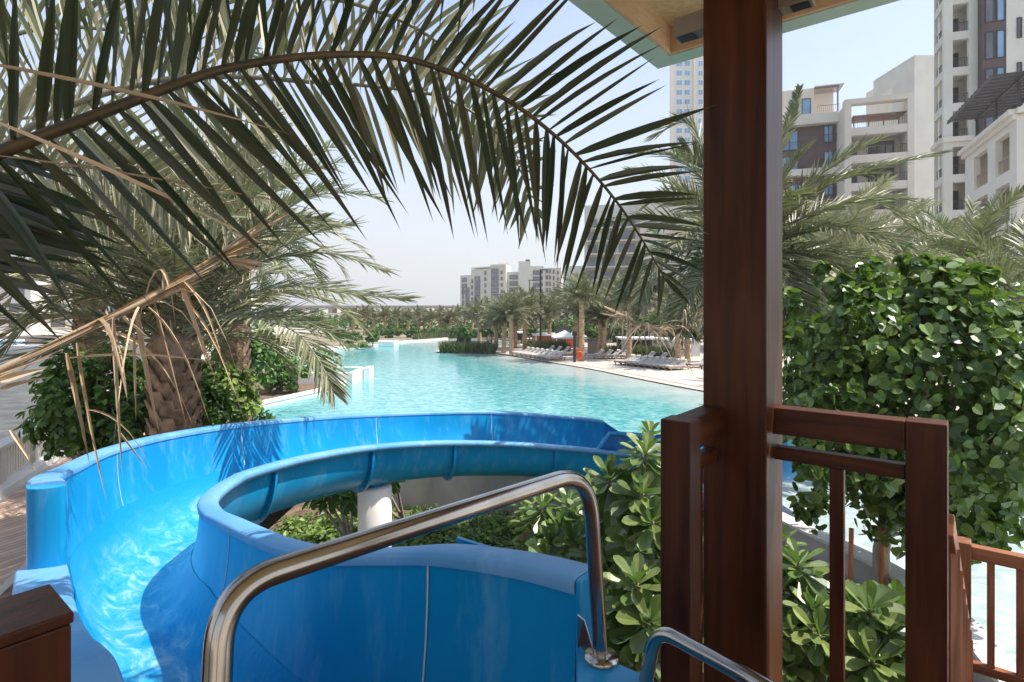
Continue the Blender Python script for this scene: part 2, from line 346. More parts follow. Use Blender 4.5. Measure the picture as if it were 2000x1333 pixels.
def ngon(name, pts, material):
    import bmesh
    bm = bmesh.new(); vs = [bm.verts.new(p) for p in pts]; es = [bm.edges.new((vs[i], vs[(i + 1) % len(vs)])) for i in range(len(vs))]
    bmesh.ops.triangle_fill(bm, edges=es, use_beauty=True); bm.normal_update()
    for f in bm.faces:
        if f.normal.z < 0: f.normal_flip()
    me = bpy.data.meshes.new(name); bm.to_mesh(me); bm.free(); me.materials.append(M[material])
    o = bpy.data.objects.new(name, me); COL.objects.link(o); return o
structure(ngon('pool_water', poly, 'pool_water'))
# shallow wading water beside the staircase, 4 mm above the pool sheet
structure(ngon('wading_pool', [(5.0, 13.5, .004), (4.95, 10.6, .004), (5.2, 9, .004), (5.5, 7.7, .004), (5.4, 6, .004), (4.9, 3, .004), (4.9, -5, .004), (29, -5, .004), (29, 10, .004), (9, 15, .004)], 'wading_water'))
# land on the right and far side
structure(ngon('beach_deck', [(p[0], p[1], .06) for p in be] + [(-2.7, 82, .06), (30, 82, .06), (90, 60, .06), (90, 17.5, .06)], 'deck_stone'))
b = MB()   # pale worn step line along the beach edge
ln = [V((p[0] + .7, p[1] + .35, .068)) for p in be if p[1] < 50 and p[1] > 20]
for i in range(len(ln) - 1): b.bar(ln[i], ln[i + 1], .10, .006)
structure(b.build('beach_step', 'wood_orange'))
structure(ngon('far_land', [(-2.7, 74.5, .03)] + [(p[0], p[1], .03) for p in fl if p[1] > 60][1:] + [(-34, 60, .03), (-60, 110, .03), (-200, 420, .03), (400, 420, .03), (400, 60, .03), (90, 60, .03), (90, 81.9, .03), (-2.7, 81.9, .03)], 'scrub'))
def bal(Y): return -11.6 - (Y - 12.7) * .4146     # x of the balustrade line at depth Y
leftbank = [(p[0], p[1], .08) for p in fl if 14.0 < p[1] <= 60] + [(-5.2, 14.4, .08), (-6.4, 10, .08), (-6, 5, .08), (-4.5, 1, .08), (-4.5, -6, .08), (bal(-6), -6, .08), (bal(14), 14, .08), (bal(60), 60, .08)]
structure(ngon('promenade', leftbank, 'deck_stone'))
bw = [(-5.3, 1, .084), (-5.3, -6, .084), (bal(-6) + .5, -6, .084), (bal(14) + .5, 14, .084), (bal(30) + .5, 30, .084), (bal(30) + 4.4, 30, .084), (-11.8, 20, .084), (-9.6, 14.5, .084), (-8.2, 10, .084), (-6.7, 6, .084)]
structure(ngon('boardwalk', bw, 'boardwalk'))
structure(ngon('planting_bed', [(-6.55, 6, .10), (-8.0, 10, .10), (-9.4, 14.5, .10), (-11.6, 20, .10), (-16, 30, .10), (-18, 40, .10), (-14, 36.5, .10), (-10.9, 33, .10), (-9.7, 30.5, .10), (-9.65, 28, .10), (-10.5, 25, .10), (-11.05, 23, .10), (-10.8, 21.2, .10), (-9.9, 19.4, .10), (-8.7, 17, .10), (-7, 15.0, .10), (-5.2, 13.8, .10), (-5.2, 10, .10), (-4.9, 6.5, .10)], 'soil'))
# sunken bed in which the slide stands
SZ = -.55
structure(ngon('slide_bed', [(-5.2, -6, SZ), (-5.2, 13.9, SZ)] + [(p[0] - .0, p[1] - .15, SZ) for p in fl if p[0] > -5 and p[1] > -7 and p[1] < 14.5] + [(4.2, -6, SZ)], 'soil'))
# raised soil around the round-leaved tree
structure(ngon('tree_bed', [(2.4, 11.3, .30), (3.2, 11.4, .30), (4.0, 10.4, .30), (4.55, 8.9, .30), (4.95, 7.6, .30), (4.9, 6.4, .30), (4.5, 5.0, .30), (4.2, 2, .30), (4.2, -5, .30), (3.3, -5, .30), (3.2, 4, .30), (2.9, 7, .30)], 'soil'))

# pool rim walls with coping
def rim(pts, z0, z1, thick, top, name, label, cat, mat_w='plaster_wall', mat_c='coping'):
    t = thing(name, label, cat, (pts[0][0], pts[0][1], z0))
    wv = MB(); cv = MB()
    rows = []; crow = []
    P = [V((p[0], p[1], 0)) for p in pts]
    for i, p in enumerate(P):
        d = (P[min(i + 1, len(P) - 1)] - P[max(i - 1, 0)]).normalized(); nn = V((-d.y, d.x, 0))
        A = p + nn * thick / 2; B = p - nn * thick / 2
        rows.append([A + V((0, 0, z0)), A + V((0, 0, z1)), B + V((0, 0, z1)), B + V((0, 0, z0))])
        A2 = p + nn * (thick / 2 + .04); B2 = p - nn * (thick / 2 + .04)
        crow.append([A2 + V((0, 0, z1 + .002)), A2 + V((0, 0, z1 + top)), B2 + V((0, 0, z1 + top)), B2 + V((0, 0, z1 + .002)), A2 + V((0, 0, z1 + .002))])
    wv.grid(rows, False); cv.grid(crow, False)
    for r_ in (rows[0], rows[-1]): wv.add(r_, [(0, 1, 2, 3)])
    for r_ in (crow[0], crow[-1]): cv.add(r_[:4], [(0, 1, 2, 3)])
    wv.build('wall', mat_w, t); cv.build('coping', mat_c, t); return t
near = [p for p in fl if p[1] < 19.9]
rim([(p[0], p[1]) for p in near if p[0] < 4.0 and p[1] > 10.8], -.9, .36, .34, .05, 'pool_wall', 'curved plastered pool wall with pale coping behind the blue slide', 'wall')
rim([(p[0], p[1]) for p in near if p[0] >= 4.0 and p[1] > -6], -.2, .60, .22, .05, 'planter_kerb', 'grey concrete kerb between planting bed and shallow white pool', 'kerb')
rim([(p[0], p[1]) for p in fl if 19.8 <= p[1] < 31], -.3, .16, .5, .05, 'pool_edge', 'white rounded pool edge curving past the left palms', 'pool edge', 'plaster', 'coping')
rim([(p[0], p[1]) for p in fl if 40 < p[1] < 74.6 and p[0] < -3], -.3, .12, .7, .05, 'pool_edge', 'white pool edge along the far left shore of the pool', 'pool edge', 'plaster', 'coping')

# small raised basin at left in the pool
t = thing('raised_basin', 'small white raised basin at the left edge of the pool', 'basin', (-10, 31, 0))
b = MB(); A = gz(560, 740, 0); 
b.box(-11.5, -8.55, 30.2, 30.5, -.2, .66); b.box(-8.85, -8.55, 30.502, 33.0, -.2, .66); b.box(-11.5, -8.852, 33.1, 33.4, -.2, .66); b.build('wall', 'plaster', t, .02)
b = MB(); b.quad((-11.5, 30.5, .48), (-8.86, 30.5, .48), (-8.86, 33.1, .48), (-11.5, 33.1, .48)); b.build('water', 'pool_water', t)
b = MB(); b.box(-8.5, -8.15, 32.2, 33.2, -.2, .72); b.build('end_block', 'white', t, .02)
t = thing('pool_ledge', 'white stepped ledge jutting from the far left pool shore', 'ledge', (-13, 63, 0))
b = MB(); b.box(-14.6, -12.6, 60.2, 62.6, 0, .5); b.build('block', 'white', t, .03)

# balustrade along the canal
t = thing('canal_balustrade', 'white balustrade with slatted panels between boardwalk and canal', 'balustrade', (bal(12), 12, 0))
U = V((-.383, .924, 0)); N_ = V((.924, .383, 0)); O = V((bal(2), 2, 0))
b = MB(); b.obox(O, U, N_, V((0, 0, 1)), (0, 56), (-.35, .35), (-.6, .24)); b.build('kerb', 'plaster', t, .02)
for k in range(30):
    b = MB(); b.obox(O + U * (k * 1.9), U, N_, V((0, 0, 1)), (0, .28), (-.13, .13), (.24, 1.0)); b.build('pillar', 'cream_white', t)
    b = MB()
    for q in range(11): b.obox(O + U * (k * 1.9 + .33 + q * .142), U, N_, V((0, 0, 1)), (0, .09), (-.04, .04), (.30, .93))
    b.obox(O + U * (k * 1.9 + .28), U, N_, V((0, 0, 1)), (0, 1.62), (-.03, .03), (.245, .298))
    b.build('slat_panel', 'cream', t)
b = MB(); b.obox(O, U, N_, V((0, 0, 1)), (0, 56), (-.17, .17), (1.002, 1.09)); b.build('top_rail', 'cream_white', t, .01)

# ------------------------------------------------------------------ water slide
inner = [(.75, 1.30, 3.36), (.45, 1.55, 3.36), (.20, 1.75, 3.34), (0, 1.88, 3.33), (-.28, 2.05, 3.29), (-.54, 2.25, 3.20), (-.85, 2.5, 3.09), (-1.25, 2.9, 2.97), (-1.75, 3.4, 2.89), (-2.15, 3.9, 2.78), (-2.42, 4.4, 2.71), (-2.56, 5.0, 2.65), (-2.6, 5.6, 2.58), (-2.4, 6.6, 2.46), (-1.9, 7.6, 2.33), (-1.1, 8.6, 2.15), (0, 9.4, 1.94), (1.2, 9.9, 1.73), (2.0, 10.1, 1.6), (3.2, 10.35, 1.5), (4.6, 10.6, 1.42), (6.2, 10.9, 1.36)]
outer = [(.15, .55, 3.16), (-.15, .85, 3.16), (-.45, 1.05, 3.14), (-.7, 1.2, 3.13), (-.95, 1.42, 3.12), (-1.25, 1.75, 3.10), (-1.55, 2.05, 3.00), (-1.95, 2.5, 2.86), (-2.46, 3.10, 2.76), (-2.92, 3.62, 3.11), (-3.32, 4.3, 2.97), (-3.65, 5.2, 2.88), (-3.7, 6.2, 2.79), (-3.45, 7.4, 2.66), (-2.8, 8.8, 2.48), (-1.7, 10.1, 2.29), (-.4, 10.9, 2.16), (1.0, 11.4, 1.97), (1.9, 11.62, 1.83), (3.1, 11.9, 1.4), (4.5, 12.2, 1.32), (6.1, 12.5, 1.3)]
depth = [.62] * 22
NS = 10
inn = cr(inner, NS); out = cr(outer, NS)
JUMP = 8 * NS + 1                     # station where the tall outer wall begins
hi_line = cr([(3.26,), (3.26,), (3.26,), (3.26,), (3.26,), (3.26,), (3.26,), (3.26,), (3.22,), (3.10,), (2.97,), (2.88,), (2.79,), (2.66,), (2.48,), (2.29,), (2.16,), (1.97,), (1.83,), (1.5,), (1.4,), (1.3,)], NS)
lo_line = cr([(p[2],) for p in outer[:9]] + [(2.68,)], NS)
END = 18 * NS                         # the tall wall stops here
rowsO = []; rowsX = []
def section(i, tall=None):
    I = V(inn[i]); O2 = V(out[i])
    if tall is None: tall = i >= JUMP
    if i < JUMP and not tall: O2.z = lo_line[i][0]
    if i >= JUMP and i <= END: O2.z = hi_line[i][0]
    if tall is False and i >= JUMP: O2.z = lo_line[min(i, len(lo_line) - 1)][0]
    if i > END: O2.z = inn[i][2]
    zb = I.z - (.68 + .5 * max(0, min(1, (84 - i) / 42)))
    pts = []
    K = 26
    for k in range(K + 1):
        a = math.pi * k / K
        c = math.cos(a); s_ = math.sin(a)
        ex = .72
        u = (1 - math.copysign(abs(c) ** ex, c)) / 2       # 0 outer .. 1 inner
        dz = abs(s_) ** .95
        ztop = O2.z if u < .5 else I.z
        zz = ztop + (zb - ztop) * dz
        pts.append(V((O2.x + (I.x - O2.x) * u, O2.y + (I.y - O2.y) * u, zz)))
    return pts
slide = thing('water_slide', 'bright blue open fibreglass water slide curling left and away to the pool', 'water slide', (-2, 5, SZ))
TH = .035
def shell(i0, i1, tall=None, step=1):
    b = MB(); rows = []; rows2 = []
    for i in range(i0, i1 + 1, step):
        s_ = section(i, tall); rows.append(s_)
        o2 = []
        for k, p in enumerate(s_):
            tdir = (s_[min(k + 1, len(s_) - 1)] - s_[max(k - 1, 0)]).normalized()
            al = (V(inn[min(i + 1, len(inn) - 1)]) - V(inn[max(i - 1, 0)])).normalized()
            nn = tdir.cross(al).normalized()
            if nn.z > 0 and k not in (0, len(s_) - 1): nn = -nn
            mid = (s_[0] + s_[-1]) / 2
            if k in (0, len(s_) - 1):
                nn = (p - mid); nn.z = 0; nn.normalize()
            o2.append(p + nn * TH)
        rows2.append(o2)
    b.grid(rows, True, True); b.grid(rows2, True)
    for r1, r2 in ((rows[0], rows2[0]), (rows[-1], rows2[-1])):
        b.grid([r1, r2], False)
    return b
shell(2 * NS, JUMP, False).build('entry_flume', 'slide_blue', slide)
shell(JUMP, 14 * NS).build('flume', 'slide_blue', slide)
shell(14 * NS, END).build('flume', 'slide_blue', slide)
shell(END, len(inn) - 1).build('run_out_flume', 'slide_deep', slide)

def rimstrip(side, i0, i1, wd=.13, drop=.05, tall=None):
    b = MB(); rows = []
    for i in range(i0, i1 + 1):
        s_ = section(i, tall); p = s_[0] if side == 'o' else s_[-1]; q = s_[-1] if side == 'o' else s_[0]
        d = (p - q); d.z = 0; d.normalize()
        z = V((0, 0, 1))
        prof = [(-.012, -.03), (-.014, .0), (-.006, .012), (.006, .017), (wd * .5, .020), (wd - .015, .015), (wd, .004), (wd, -drop), (wd - .014, -drop), (wd - .016, -.004), (TH + .01, -.006)]
        rows.append([p + d * x + z * y for x, y in prof])
    b.grid(rows, True, side == 'i')
    for r_ in (rows[0], rows[-1]): b.add(r_, [tuple(range(len(r_)))])
    return b
rimstrip('i', 2 * NS, END + 6).build('inner_rim', 'slide_rim', slide)
rimstrip('o', 2 * NS, JUMP, .22, tall=False).build('outer_rim', 'slide_rim', slide)
rimstrip('o', JUMP, END, .15).build('outer_rim', 'slide_rim', slide)
rimstrip('i', END + 6, len(inn) - 1, .1).build('run_out_rim', 'slide_deep', slide)

# end flange of the tall outer wall (folded outwards)
sJ = section(JUMP, True); p = sJ[0].copy(); q = sJ[-1]
d = (p - q); d.z = 0; d.normalize(); al = (V(out[JUMP + 1]) - V(out[JUMP - 1])); al.z = 0; al.normalize()
b = MB(); lo = section(JUMP, False)[0].z
for (w0, w1, z0, z1, t0, t1) in ((.0, .17, lo - .12, p.z + .0, -.035, .0),):
    rows = []
    for k in range(13):
        z = lo - .25 + (p.z + .0 - lo + .25) * k / 12
        row = [V((p.x, p.y, z)) + d * x + al * y for x, y in ((-.004, 0), (-.004, -.05), (.03, -.075), (.12, -.075), (.165, -.05), (.17, .0), (.17, .05))]
        rows.append(row)
    b.grid(rows, True, True)
b.add(rows[-1], [tuple(range(7))]); b.build('end_flange', 'slide_blue', slide)
# wing at exit: folded end plate of the tall wall and the square collar of the run-out
pe = section(END)[0]; pi = section(END)[-1]
alE = (V(out[END]) - V(out[END - 2])); alE.z = 0; alE.normalize()
b = MB()
b.hexa([pe + V((0, 0, -.6)), pe + alE * .55 + V((0, 0, -.6)), pe + alE * .55 + V((0, .03, -.6)), pe + V((0, .03, -.6)), pe, pe + alE * .5 + V((0, 0, -.33)), pe + alE * .5 + V((0, .03, -.33)), pe + V((0, .03, 0))])
b.build('wing_panel', 'slide_deep', slide)
q0 = at(1160, 886, 9.98); q1 = at(1190, 846, 10.1); q2 = at(1252, 850, 10.2); q3 = at(1262, 935, 10.2); q4 = at(1190, 930, 10.1)
b = MB(); off = V((.02, .10, 0))
fr = [q0, q1, q2, q3, q4]; bk = [p_ + off for p_ in fr]
b.add(fr + bk, [(0, 1, 2, 3, 4), (9, 8, 7, 6, 5)] + [(i, (i + 1) % 5, 5 + (i + 1) % 5, 5 + i) for i in range(5)])
b.build('collar_panel', 'slide_deep', slide, .015)
b = MB(); b.tube([q0 + V((0, -.03, .0)), q1 + V((0, -.03, 0)), q2 + V((0, -.03, 0))], .035, 8); b.build('collar_edge', 'slide_blue', slide)

# section seams inside and flange ribs outside
for i in (41, 78, 110, 129, 145, 160):
    i = min(i, END - 2); s_ = section(i); b = MB(); s2 = section(i + 1)
    al = ((s2[13] - s_[13])).normalized()
    mid = (s_[0] + s_[-1]) / 2
    r1 = []; r2 = []
    for k, p in enumerate(s_):
        c = V((mid.x, mid.y, mid.z)); n_ = (c - p).normalized()
        r1.append(p + n_ * .003 - al * .005); r2.append(p + n_ * .003 + al * .005)
    b.grid([r1, r2], False, True); b.build('seam', 'seam', slide)
for i in (124, 140, 152, 166, 178, 188):
    s_ = section(i); s2 = section(min(i + 1, len(inn) - 1)); al = (s2[13] - s_[13]).normalized()
    mid = (s_[0] + s_[-1]) / 2; b = MB(); rows = []
    for k, p in enumerate(s_):
        n_ = (p - V((mid.x, mid.y, max(mid.z, p.z)))); n_.z = -abs(math.sin(math.pi * k / 26)) * .5; n_.normalize()
        if p.z > s_[-1].z: n_ = n_ * .8
        rows.append([p + n_ * .03 - al * .02, p + n_ * .10 - al * .02, p + n_ * .10 + al * .02, p + n_ * .03 + al * .02])
    b.grid(rows, False); bb = b
    for k in range(14, 26, 2):
        c_ = (rows[k][1] + rows[k][0]) / 2; bb.tube([c_ - al * .012, c_ + al * .052], .011, 6)
    b.build('rib', 'slide_blue', slide)
# film of running water on the trough floor
b = MB(); rows = []
i0, i1 = 2 * NS + 1, END + 25
uvs = []
for i in range(i0, min(i1, len(inn) - 1) + 1):
    s_ = section(i, False if i < JUMP else None)
    row = []
    for k in range(5, 22):
        p = s_[k]; nz = .012 + .01 * noise.noise(V((i * .35, k * .8, 1)))
        row.append(p + V((0, 0, nz)))
    rows.append(row)
b.grid(rows, True, True); fo = b.build('water_film', 'flume_water', slide)
uvl = fo.data.uv_layers.new(name="flow"); n_ = len(rows[0])
for lp in fo.data.loops:
    vi = lp.vertex_index; uvl.data[lp.index].uv = ((vi // n_) * .22, (vi % n_) * .12)
# support columns
for (i, rr, w_) in ((146, .33, 'plaster'), (95, .3, 'plaster'), (192, .3, 'plaster')):
    s_ = section(i); c = s_[14].copy(); 
    if i == 146: c = at(732, 960, 8.3); c.z = s_[13].z
    zt = c.z - .30 if i != 146 else CH - (948 - 600) / F * 8.3
    b = MB(); r_ = .245
    b.lathe([(0, 0), (r_, 0), (r_, zt - SZ - .03), (r_ - .03, zt - SZ), (0, zt - SZ)], (c.x, c.y, SZ), 32)
    co = b.build('support_column', w_, slide)
    b = MB(); b.lathe([(.13, zt - .0), (.13, zt + .05), (.09, zt + .06), (.09, c.z - .02), (0, c.z)], (c.x, c.y, 0), 20)
    sd = (V(inn[i]) - V(out[i])).normalized()
    b.build('saddle', 'slide_deep', co)

# ------------------------------------------------------------------ steel handrails
def pipe_path(cps, rb, n=6):
    out_ = [V(cps[0])]
    for i in range(1, len(cps) - 1):
        p = V(cps[i]); a = (V(cps[i - 1]) - p); c = (V(cps[i + 1]) - p)
        r_ = min(rb, a.length * .45, c.length * .45); A = p + a.normalized() * r_; C_ = p + c.normalized() * r_
        for k in range(n + 1):
            t_ = k / n; out_.append(A * (1 - t_) ** 2 + p * 2 * t_ * (1 - t_) + C_ * t_ ** 2)
    out_.append(V(cps[-1])); return out_
hr = thing('handrail', 'polished steel grab rail rising across the near slide wall', 'handrail', at(1180, 1285, 1.55))
base = at(1174, 1283, 1.56)
b = MB(); b.tube(pipe_path([base, at(1150, 918, 1.50), at(432, 1150, .83), at(420, 1420, .80)], .14, 12), .0205, 20); b.build('tube', 'steel', hr)
b = MB(); b.lathe([(0, .012), (.045, .012), (.048, .008), (.048, 0)], base + V((0, 0, -.006)), 24); b.build('base_plate', 'steel', hr)
b = MB()
pl = at(1143, 1245, 1.60)
b.hexa([pl + V(v) for v in ((-.02, .03, -.045), (.03, -.05, -.06), (.034, -.045, -.06), (-.016, .035, -.045), (-.02, .03, .05), (-.005, .0, .05), (0, .005, .05), (-.016, .035, .05))]); b.build('bracket', 'steel', hr, .004)
hr = thing('handrail', 'low polished steel grab rail descending before the dark wooden post', 'handrail', at(1250, 1330, 1.48))
base = at(1262, 1330, 1.47)
b = MB(); b.tube(pipe_path([base, at(1282, 1225, 1.46), at(1500, 1345, 1.22), at(1700, 1450, 1.1)], .09, 10), .0185, 20); b.build('tube', 'steel', hr)
b = MB(); b.lathe([(0, .010), (.040, .010), (.043, .006), (.043, 0)], base + V((-.01, 0, -.01)), 24); b.build('base_plate', 'steel', hr)
# thick return closing the near end of the inner wall
sE = section(2 * NS)[-1]; sB = section(2 * NS + 1)[-1]; al0 = (sE - sB); al0.z = 0; al0.normalize(); dd = V((al0.y, -al0.x, 0))
if dd.y < 0: dd = -dd
b = MB(); b.obox(sE, al0, dd, Zv0, (.001, .02), (-.012, .135), (-.95, .018)); b.build('end_return', 'slide_blue', slide, .012)
b = MB(); b.obox(sE, al0, dd, Zv0, (-.6, -.0), (.118, .134), (-.5, -.04)); b.build('back_panel', 'slide_blue', slide)
# entry sill of the slide
b = MB()
E0 = at(1132, 1262, 1.62); E1 = at(1420, 1420, 1.308); E2 = at(1262, 1322, 1.485)
b.add([E0, E2, E1, at(1300, 1460, 1.247), at(1124, 1400, 1.34), E2 + V((0, 0, -.3)), E0 + V((0, 0, -.3)), E1 + V((0, 0, -.3))], [(0, 4, 3, 2, 1), (0, 1, 5, 6), (1, 2, 7, 5)], False)
b.build('entry_flange', 'slide_blue', slide)

# ------------------------------------------------------------------ timber pavilion
Bv = V((.777, -.629, 0)); Av = V((-.629, -.777, 0)); Zv = V((0, 0, 1))
PC = V((.971, 2.15, 0)); PW = .245; FLZ = 2.62
pav = thing('timber_pavilion', 'dark stained timber pavilion with tall square post and pale plywood roof', 'pavilion', (PC.x, PC.y, FLZ))
b = MB(); b.obox(PC, -Bv, -Av, Zv, (0, PW), (0, PW), (SZ, 5.72)); b.build('post', 'wood_dark', pav, .006)
# roof: green soffit strip, inner band, plywood ceiling
h = 1.35; RZ = CH + h; tip = V((.6125 * h, 2.366 * h, 0)); LA, LB = 6.2, 5.0; sw = .115
def rp(a_, b_, z): return tip + Av * a_ + Bv * b_ + V((0, 0, z))
b = MB()
b.obox(tip, Av, Bv, Zv, (0, LA), (0, sw), (RZ, RZ + .42)); b.obox(tip, Av, Bv, Zv, (0, sw), (sw + .001, LB), (RZ, RZ + .42))
b.obox(tip, Av, Bv, Zv, (LA - sw, LA), (sw + .001, LB), (RZ, RZ + .42)); b.obox(tip, Av, Bv, Zv, (sw + .001, LA - sw - .001), (LB - sw, LB), (RZ, RZ + .42))
b.build('fascia', 'fascia_green', pav)
b = MB(); t2 = .02
b.obox(tip, Av, Bv, Zv, (sw, LA - sw), (sw + .002, sw + t2), (RZ + .004, RZ + .20)); b.obox(tip, Av, Bv, Zv, (sw + .002, sw + t2), (sw + t2 + .001, LB - sw), (RZ + .004, RZ + .20))
b.build('inner_band', 'ply_band', pav)
b = MB(); b.obox(tip, Av, Bv, Zv, (sw, LA - sw), (sw, LB - sw), (RZ + .145, RZ + .17)); b.build('ceiling', 'ply', pav)
b = MB(); pk = rp(LA / 2, LB / 2, RZ + 1.7)
c4 = [rp(-.05, -.05, RZ + .425), rp(LA + .05, -.05, RZ + .425), rp(LA + .05, LB + .05, RZ + .425), rp(-.05, LB + .05, RZ + .425)]
b.add(c4 + [pk], [(0, 1, 2, 3), (1, 0, 4), (2, 1, 4), (3, 2, 4), (0, 3, 4)]); b.build('roof', 'wood_dark', pav)
b = MB()   # beams over the posts
b.obox(PC - Bv * .2 - Av * .2 + V((0, 0, 5.54)), Av, Bv, Zv, (0, 5), (0, .14), (0, .155)); b.obox(PC - Bv * .2 - Av * .2 + V((0, 0, 5.54)), Av, Bv, Zv, (-.001, .14), (.141, 4), (0, .155)); b.build('beam', 'wood_dark_rail', pav, .004)
# other posts behind the camera
for (aa, bb) in ((4.3, 0), (0, 3.6), (4.3, 3.6)):
    b = MB(); b.obox(PC + Av * aa + Bv * bb, -Bv, -Av, Zv, (0, PW), (0, PW), (SZ, 5.54)); b.build('post', 'wood_dark', pav, .006)
# platform floor
b = MB()
fo_ = PC - Bv * PW * .5 - Av * PW * .5
b.obox(fo_, Av, Bv, Zv, (0, 4.6), (-.0, 3.8), (FLZ - .15, FLZ)); 
b.build('floor', 'platform_boards', pav)
b = MB(); b.obox(fo_, Av, Bv, Zv, (1.25, 4.6), (-1.35, -.002), (FLZ - .15, FLZ)); b.build('floor', 'platform_boards', pav)

def ray_on(px, a_line_pt, d_):   # point on a horizontal line seen in photo column px
    k = (px - 1000) / F; t_ = (k * a_line_pt.y - a_line_pt.x) / (d_.x - k * d_.y); return a_line_pt + d_ * t_
RTZ = CH - .40
# left short railing
lr = thing('wood_railing', 'short dark wooden railing end standing left of the tall post', 'railing', (.6, 1.98, FLZ))
n0 = V((.616, 1.947, 0))
b = MB(); b.obox(n0, -Av, -Bv, Zv, (0, .10), (0, .11), (FLZ - .4, RTZ)); b.build('post', 'wood_dark', lr, .004)
b = MB(); b.obox(n0, -Av, -Bv, Zv, (.1015, .46), (.012, .098), (RTZ - .115, RTZ - .001)); b.build('top_rail', 'wood_dark_rail', lr, .004)
b = MB(); b.obox(n0, -Av, -Bv, Zv, (.1015, .36), (.03, .08), (RTZ - .21, RTZ - .165)); b.build('lower_rail', 'wood_dark_rail', lr, .002)
b = MB(); b.obox(n0, -Av, -Bv, Zv, (.19, .225), (.038, .072), (FLZ, RTZ - .212)); b.build('baluster', 'wood_dark', lr, .002)
# right railing
rr = thing('wood_railing', 'dark wooden railing with one baluster and square end post', 'railing', (1.3, 2.05, FLZ))
m0 = V((1.048, 2.234, 0)); mE = ray_on(1768, m0, Bv); mE2 = ray_on(1851, m0, Bv)
Lr = (mE - m0).length; Le = (mE2 - m0).length
b = MB(); b.obox(m0, Bv, -Av, Zv, (-.04, Lr - .001), (0, .09), (RTZ - .105, RTZ)); b.build('top_rail', 'wood_dark_rail', rr, .004)
b = MB(); b.obox(m0, Bv, -Av, Zv, (Lr, Le), (-.002, .11), (FLZ - .3, RTZ + .002)); b.build('post', 'wood_dark', rr, .004)
b = MB(); b.obox(m0, Bv, -Av, Zv, (-.02, Lr - .001), (.02, .07), (RTZ - .21, RTZ - .158)); b.build('lower_rail', 'wood_dark_rail', rr, .003)
bl = ray_on(1617, m0, Bv); u0 = (bl - m0).length
b = MB(); b.obox(m0, Bv, -Av, Zv, (u0, u0 + .048), (.026, .064), (FLZ, RTZ - .212)); b.build('baluster', 'wood_dark', rr, .003)
# stair rail going down to the landing
sr = thing('stair_railing', 'sloping wooden stair railing dropping behind the end post', 'railing', (2, 2.6, 2))
s0 = at(1853, 1003, 1.99); s1 = at(1893, 1245, 3.42)
b = MB(); b.bar(s0 + V((0, 0, -.04)), s1 + V((0, 0, -.04)), .03, .08); b.build('top_rail', 'wood_red_rail', sr, .003)
b = MB(); b.bar(s0 + V((0, 0, -.80)), s1 + V((0, 0, -.80)), .045, .06); b.build('lower_rail', 'wood_red_rail', sr, .003)
for k in range(7):
    p = s0.lerp(s1, (k + .7) / 7.6); b = MB(); b.bar(p + V((0, 0, -.78)), p + V((0, 0, -.06)), .035, .035, V((0, 1, 0))); b.build('baluster', 'wood_red', sr)
lg = thing('wood_railing', 'reddish wooden landing railing with thin balusters at lower right', 'railing', (2.8, 3.5, 1.7))
l0 = at(1897, 1062, 3.5); ZT = l0.z
b = MB(); b.obox(V((l0.x, l0.y, 0)), Bv, -Av, Zv, (-.11, 0), (-.02, .10), (1.2, ZT)); b.build('post', 'wood_red', lg, .004)
b = MB(); b.obox(V((l0.x, l0.y, 0)), Bv, -Av, Zv, (.001, 1.8), (0, .07), (ZT - .10, ZT - .02)); b.build('top_rail', 'wood_red_rail', lg, .003)
b = MB(); b.obox(V((l0.x, l0.y, 0)), Bv, -Av, Zv, (.001, 1.8), (.01, .06), (ZT - .80, ZT - .745)); b.build('lower_rail', 'wood_red_rail', lg, .003)
for k in range(12):
    b = MB(); b.obox(V((l0.x, l0.y, 0)), Bv, -Av, Zv, (.075 + .135 * k, .112 + .135 * k), (.018, .052), (ZT - .744, ZT - .101)); b.build('baluster', 'wood_red', lg)
b = MB(); b.obox(V((l0.x, l0.y, 0)), Bv, -Av, Zv, (-.1, 2.6), (-1.4, .1), (1.72, 1.82)); b.build('landing_floor', 'platform_boards', lg)
# left foreground post
lf = thing('wood_post', 'dark wooden post top in the lower left corner', 'post', (-.85, 1.0, FLZ))
c0 = V((-.766, .98, 0)); ZL = 3.67
b = MB(); b.obox(c0, Bv, Av, Zv, (-.155, 0), (0, .32), (FLZ, ZL - .022)); b.build('shaft', 'wood_dark', lf, .004)
b = MB(); b.obox(c0, Bv, Av, Zv, (-.158, .003), (-.003, .323), (ZL - .020, ZL)); b.build('cap', 'wood_dark', lf, .004)

# spot light boxes on the post
def fixture(c, axis, label):
    t_ = thing('spotlight', label, 'light', c)
    up = Zv; ax = V(axis).normalized(); sd = ax.cross(up).normalized()
    b = MB(); q = .04; L_ = .10
    b.obox(c, ax, sd, up, (-L_, L_), (-q, q), (-q, q - .0)); b.build('housing', 'fixture', t_, .003)
    b = MB(); b.obox(c, ax, sd, up, (-L_ + .012, -.02), (-q + .012, q - .012), (-q - .003, -q - .001)); b.obox(c, ax, sd, up, (.02, L_ - .012), (-q + .012, q - .012), (-q - .003, -q - .001)); b.build('lens', 'black', t_)
    return t_
fixture(at(1368, 48, 2.36), Bv, 'brown box spotlight fixed left of the tall post')
fixture(at(1536, 2, 2.30), Bv, 'small box spotlight high on the right of the tall post')

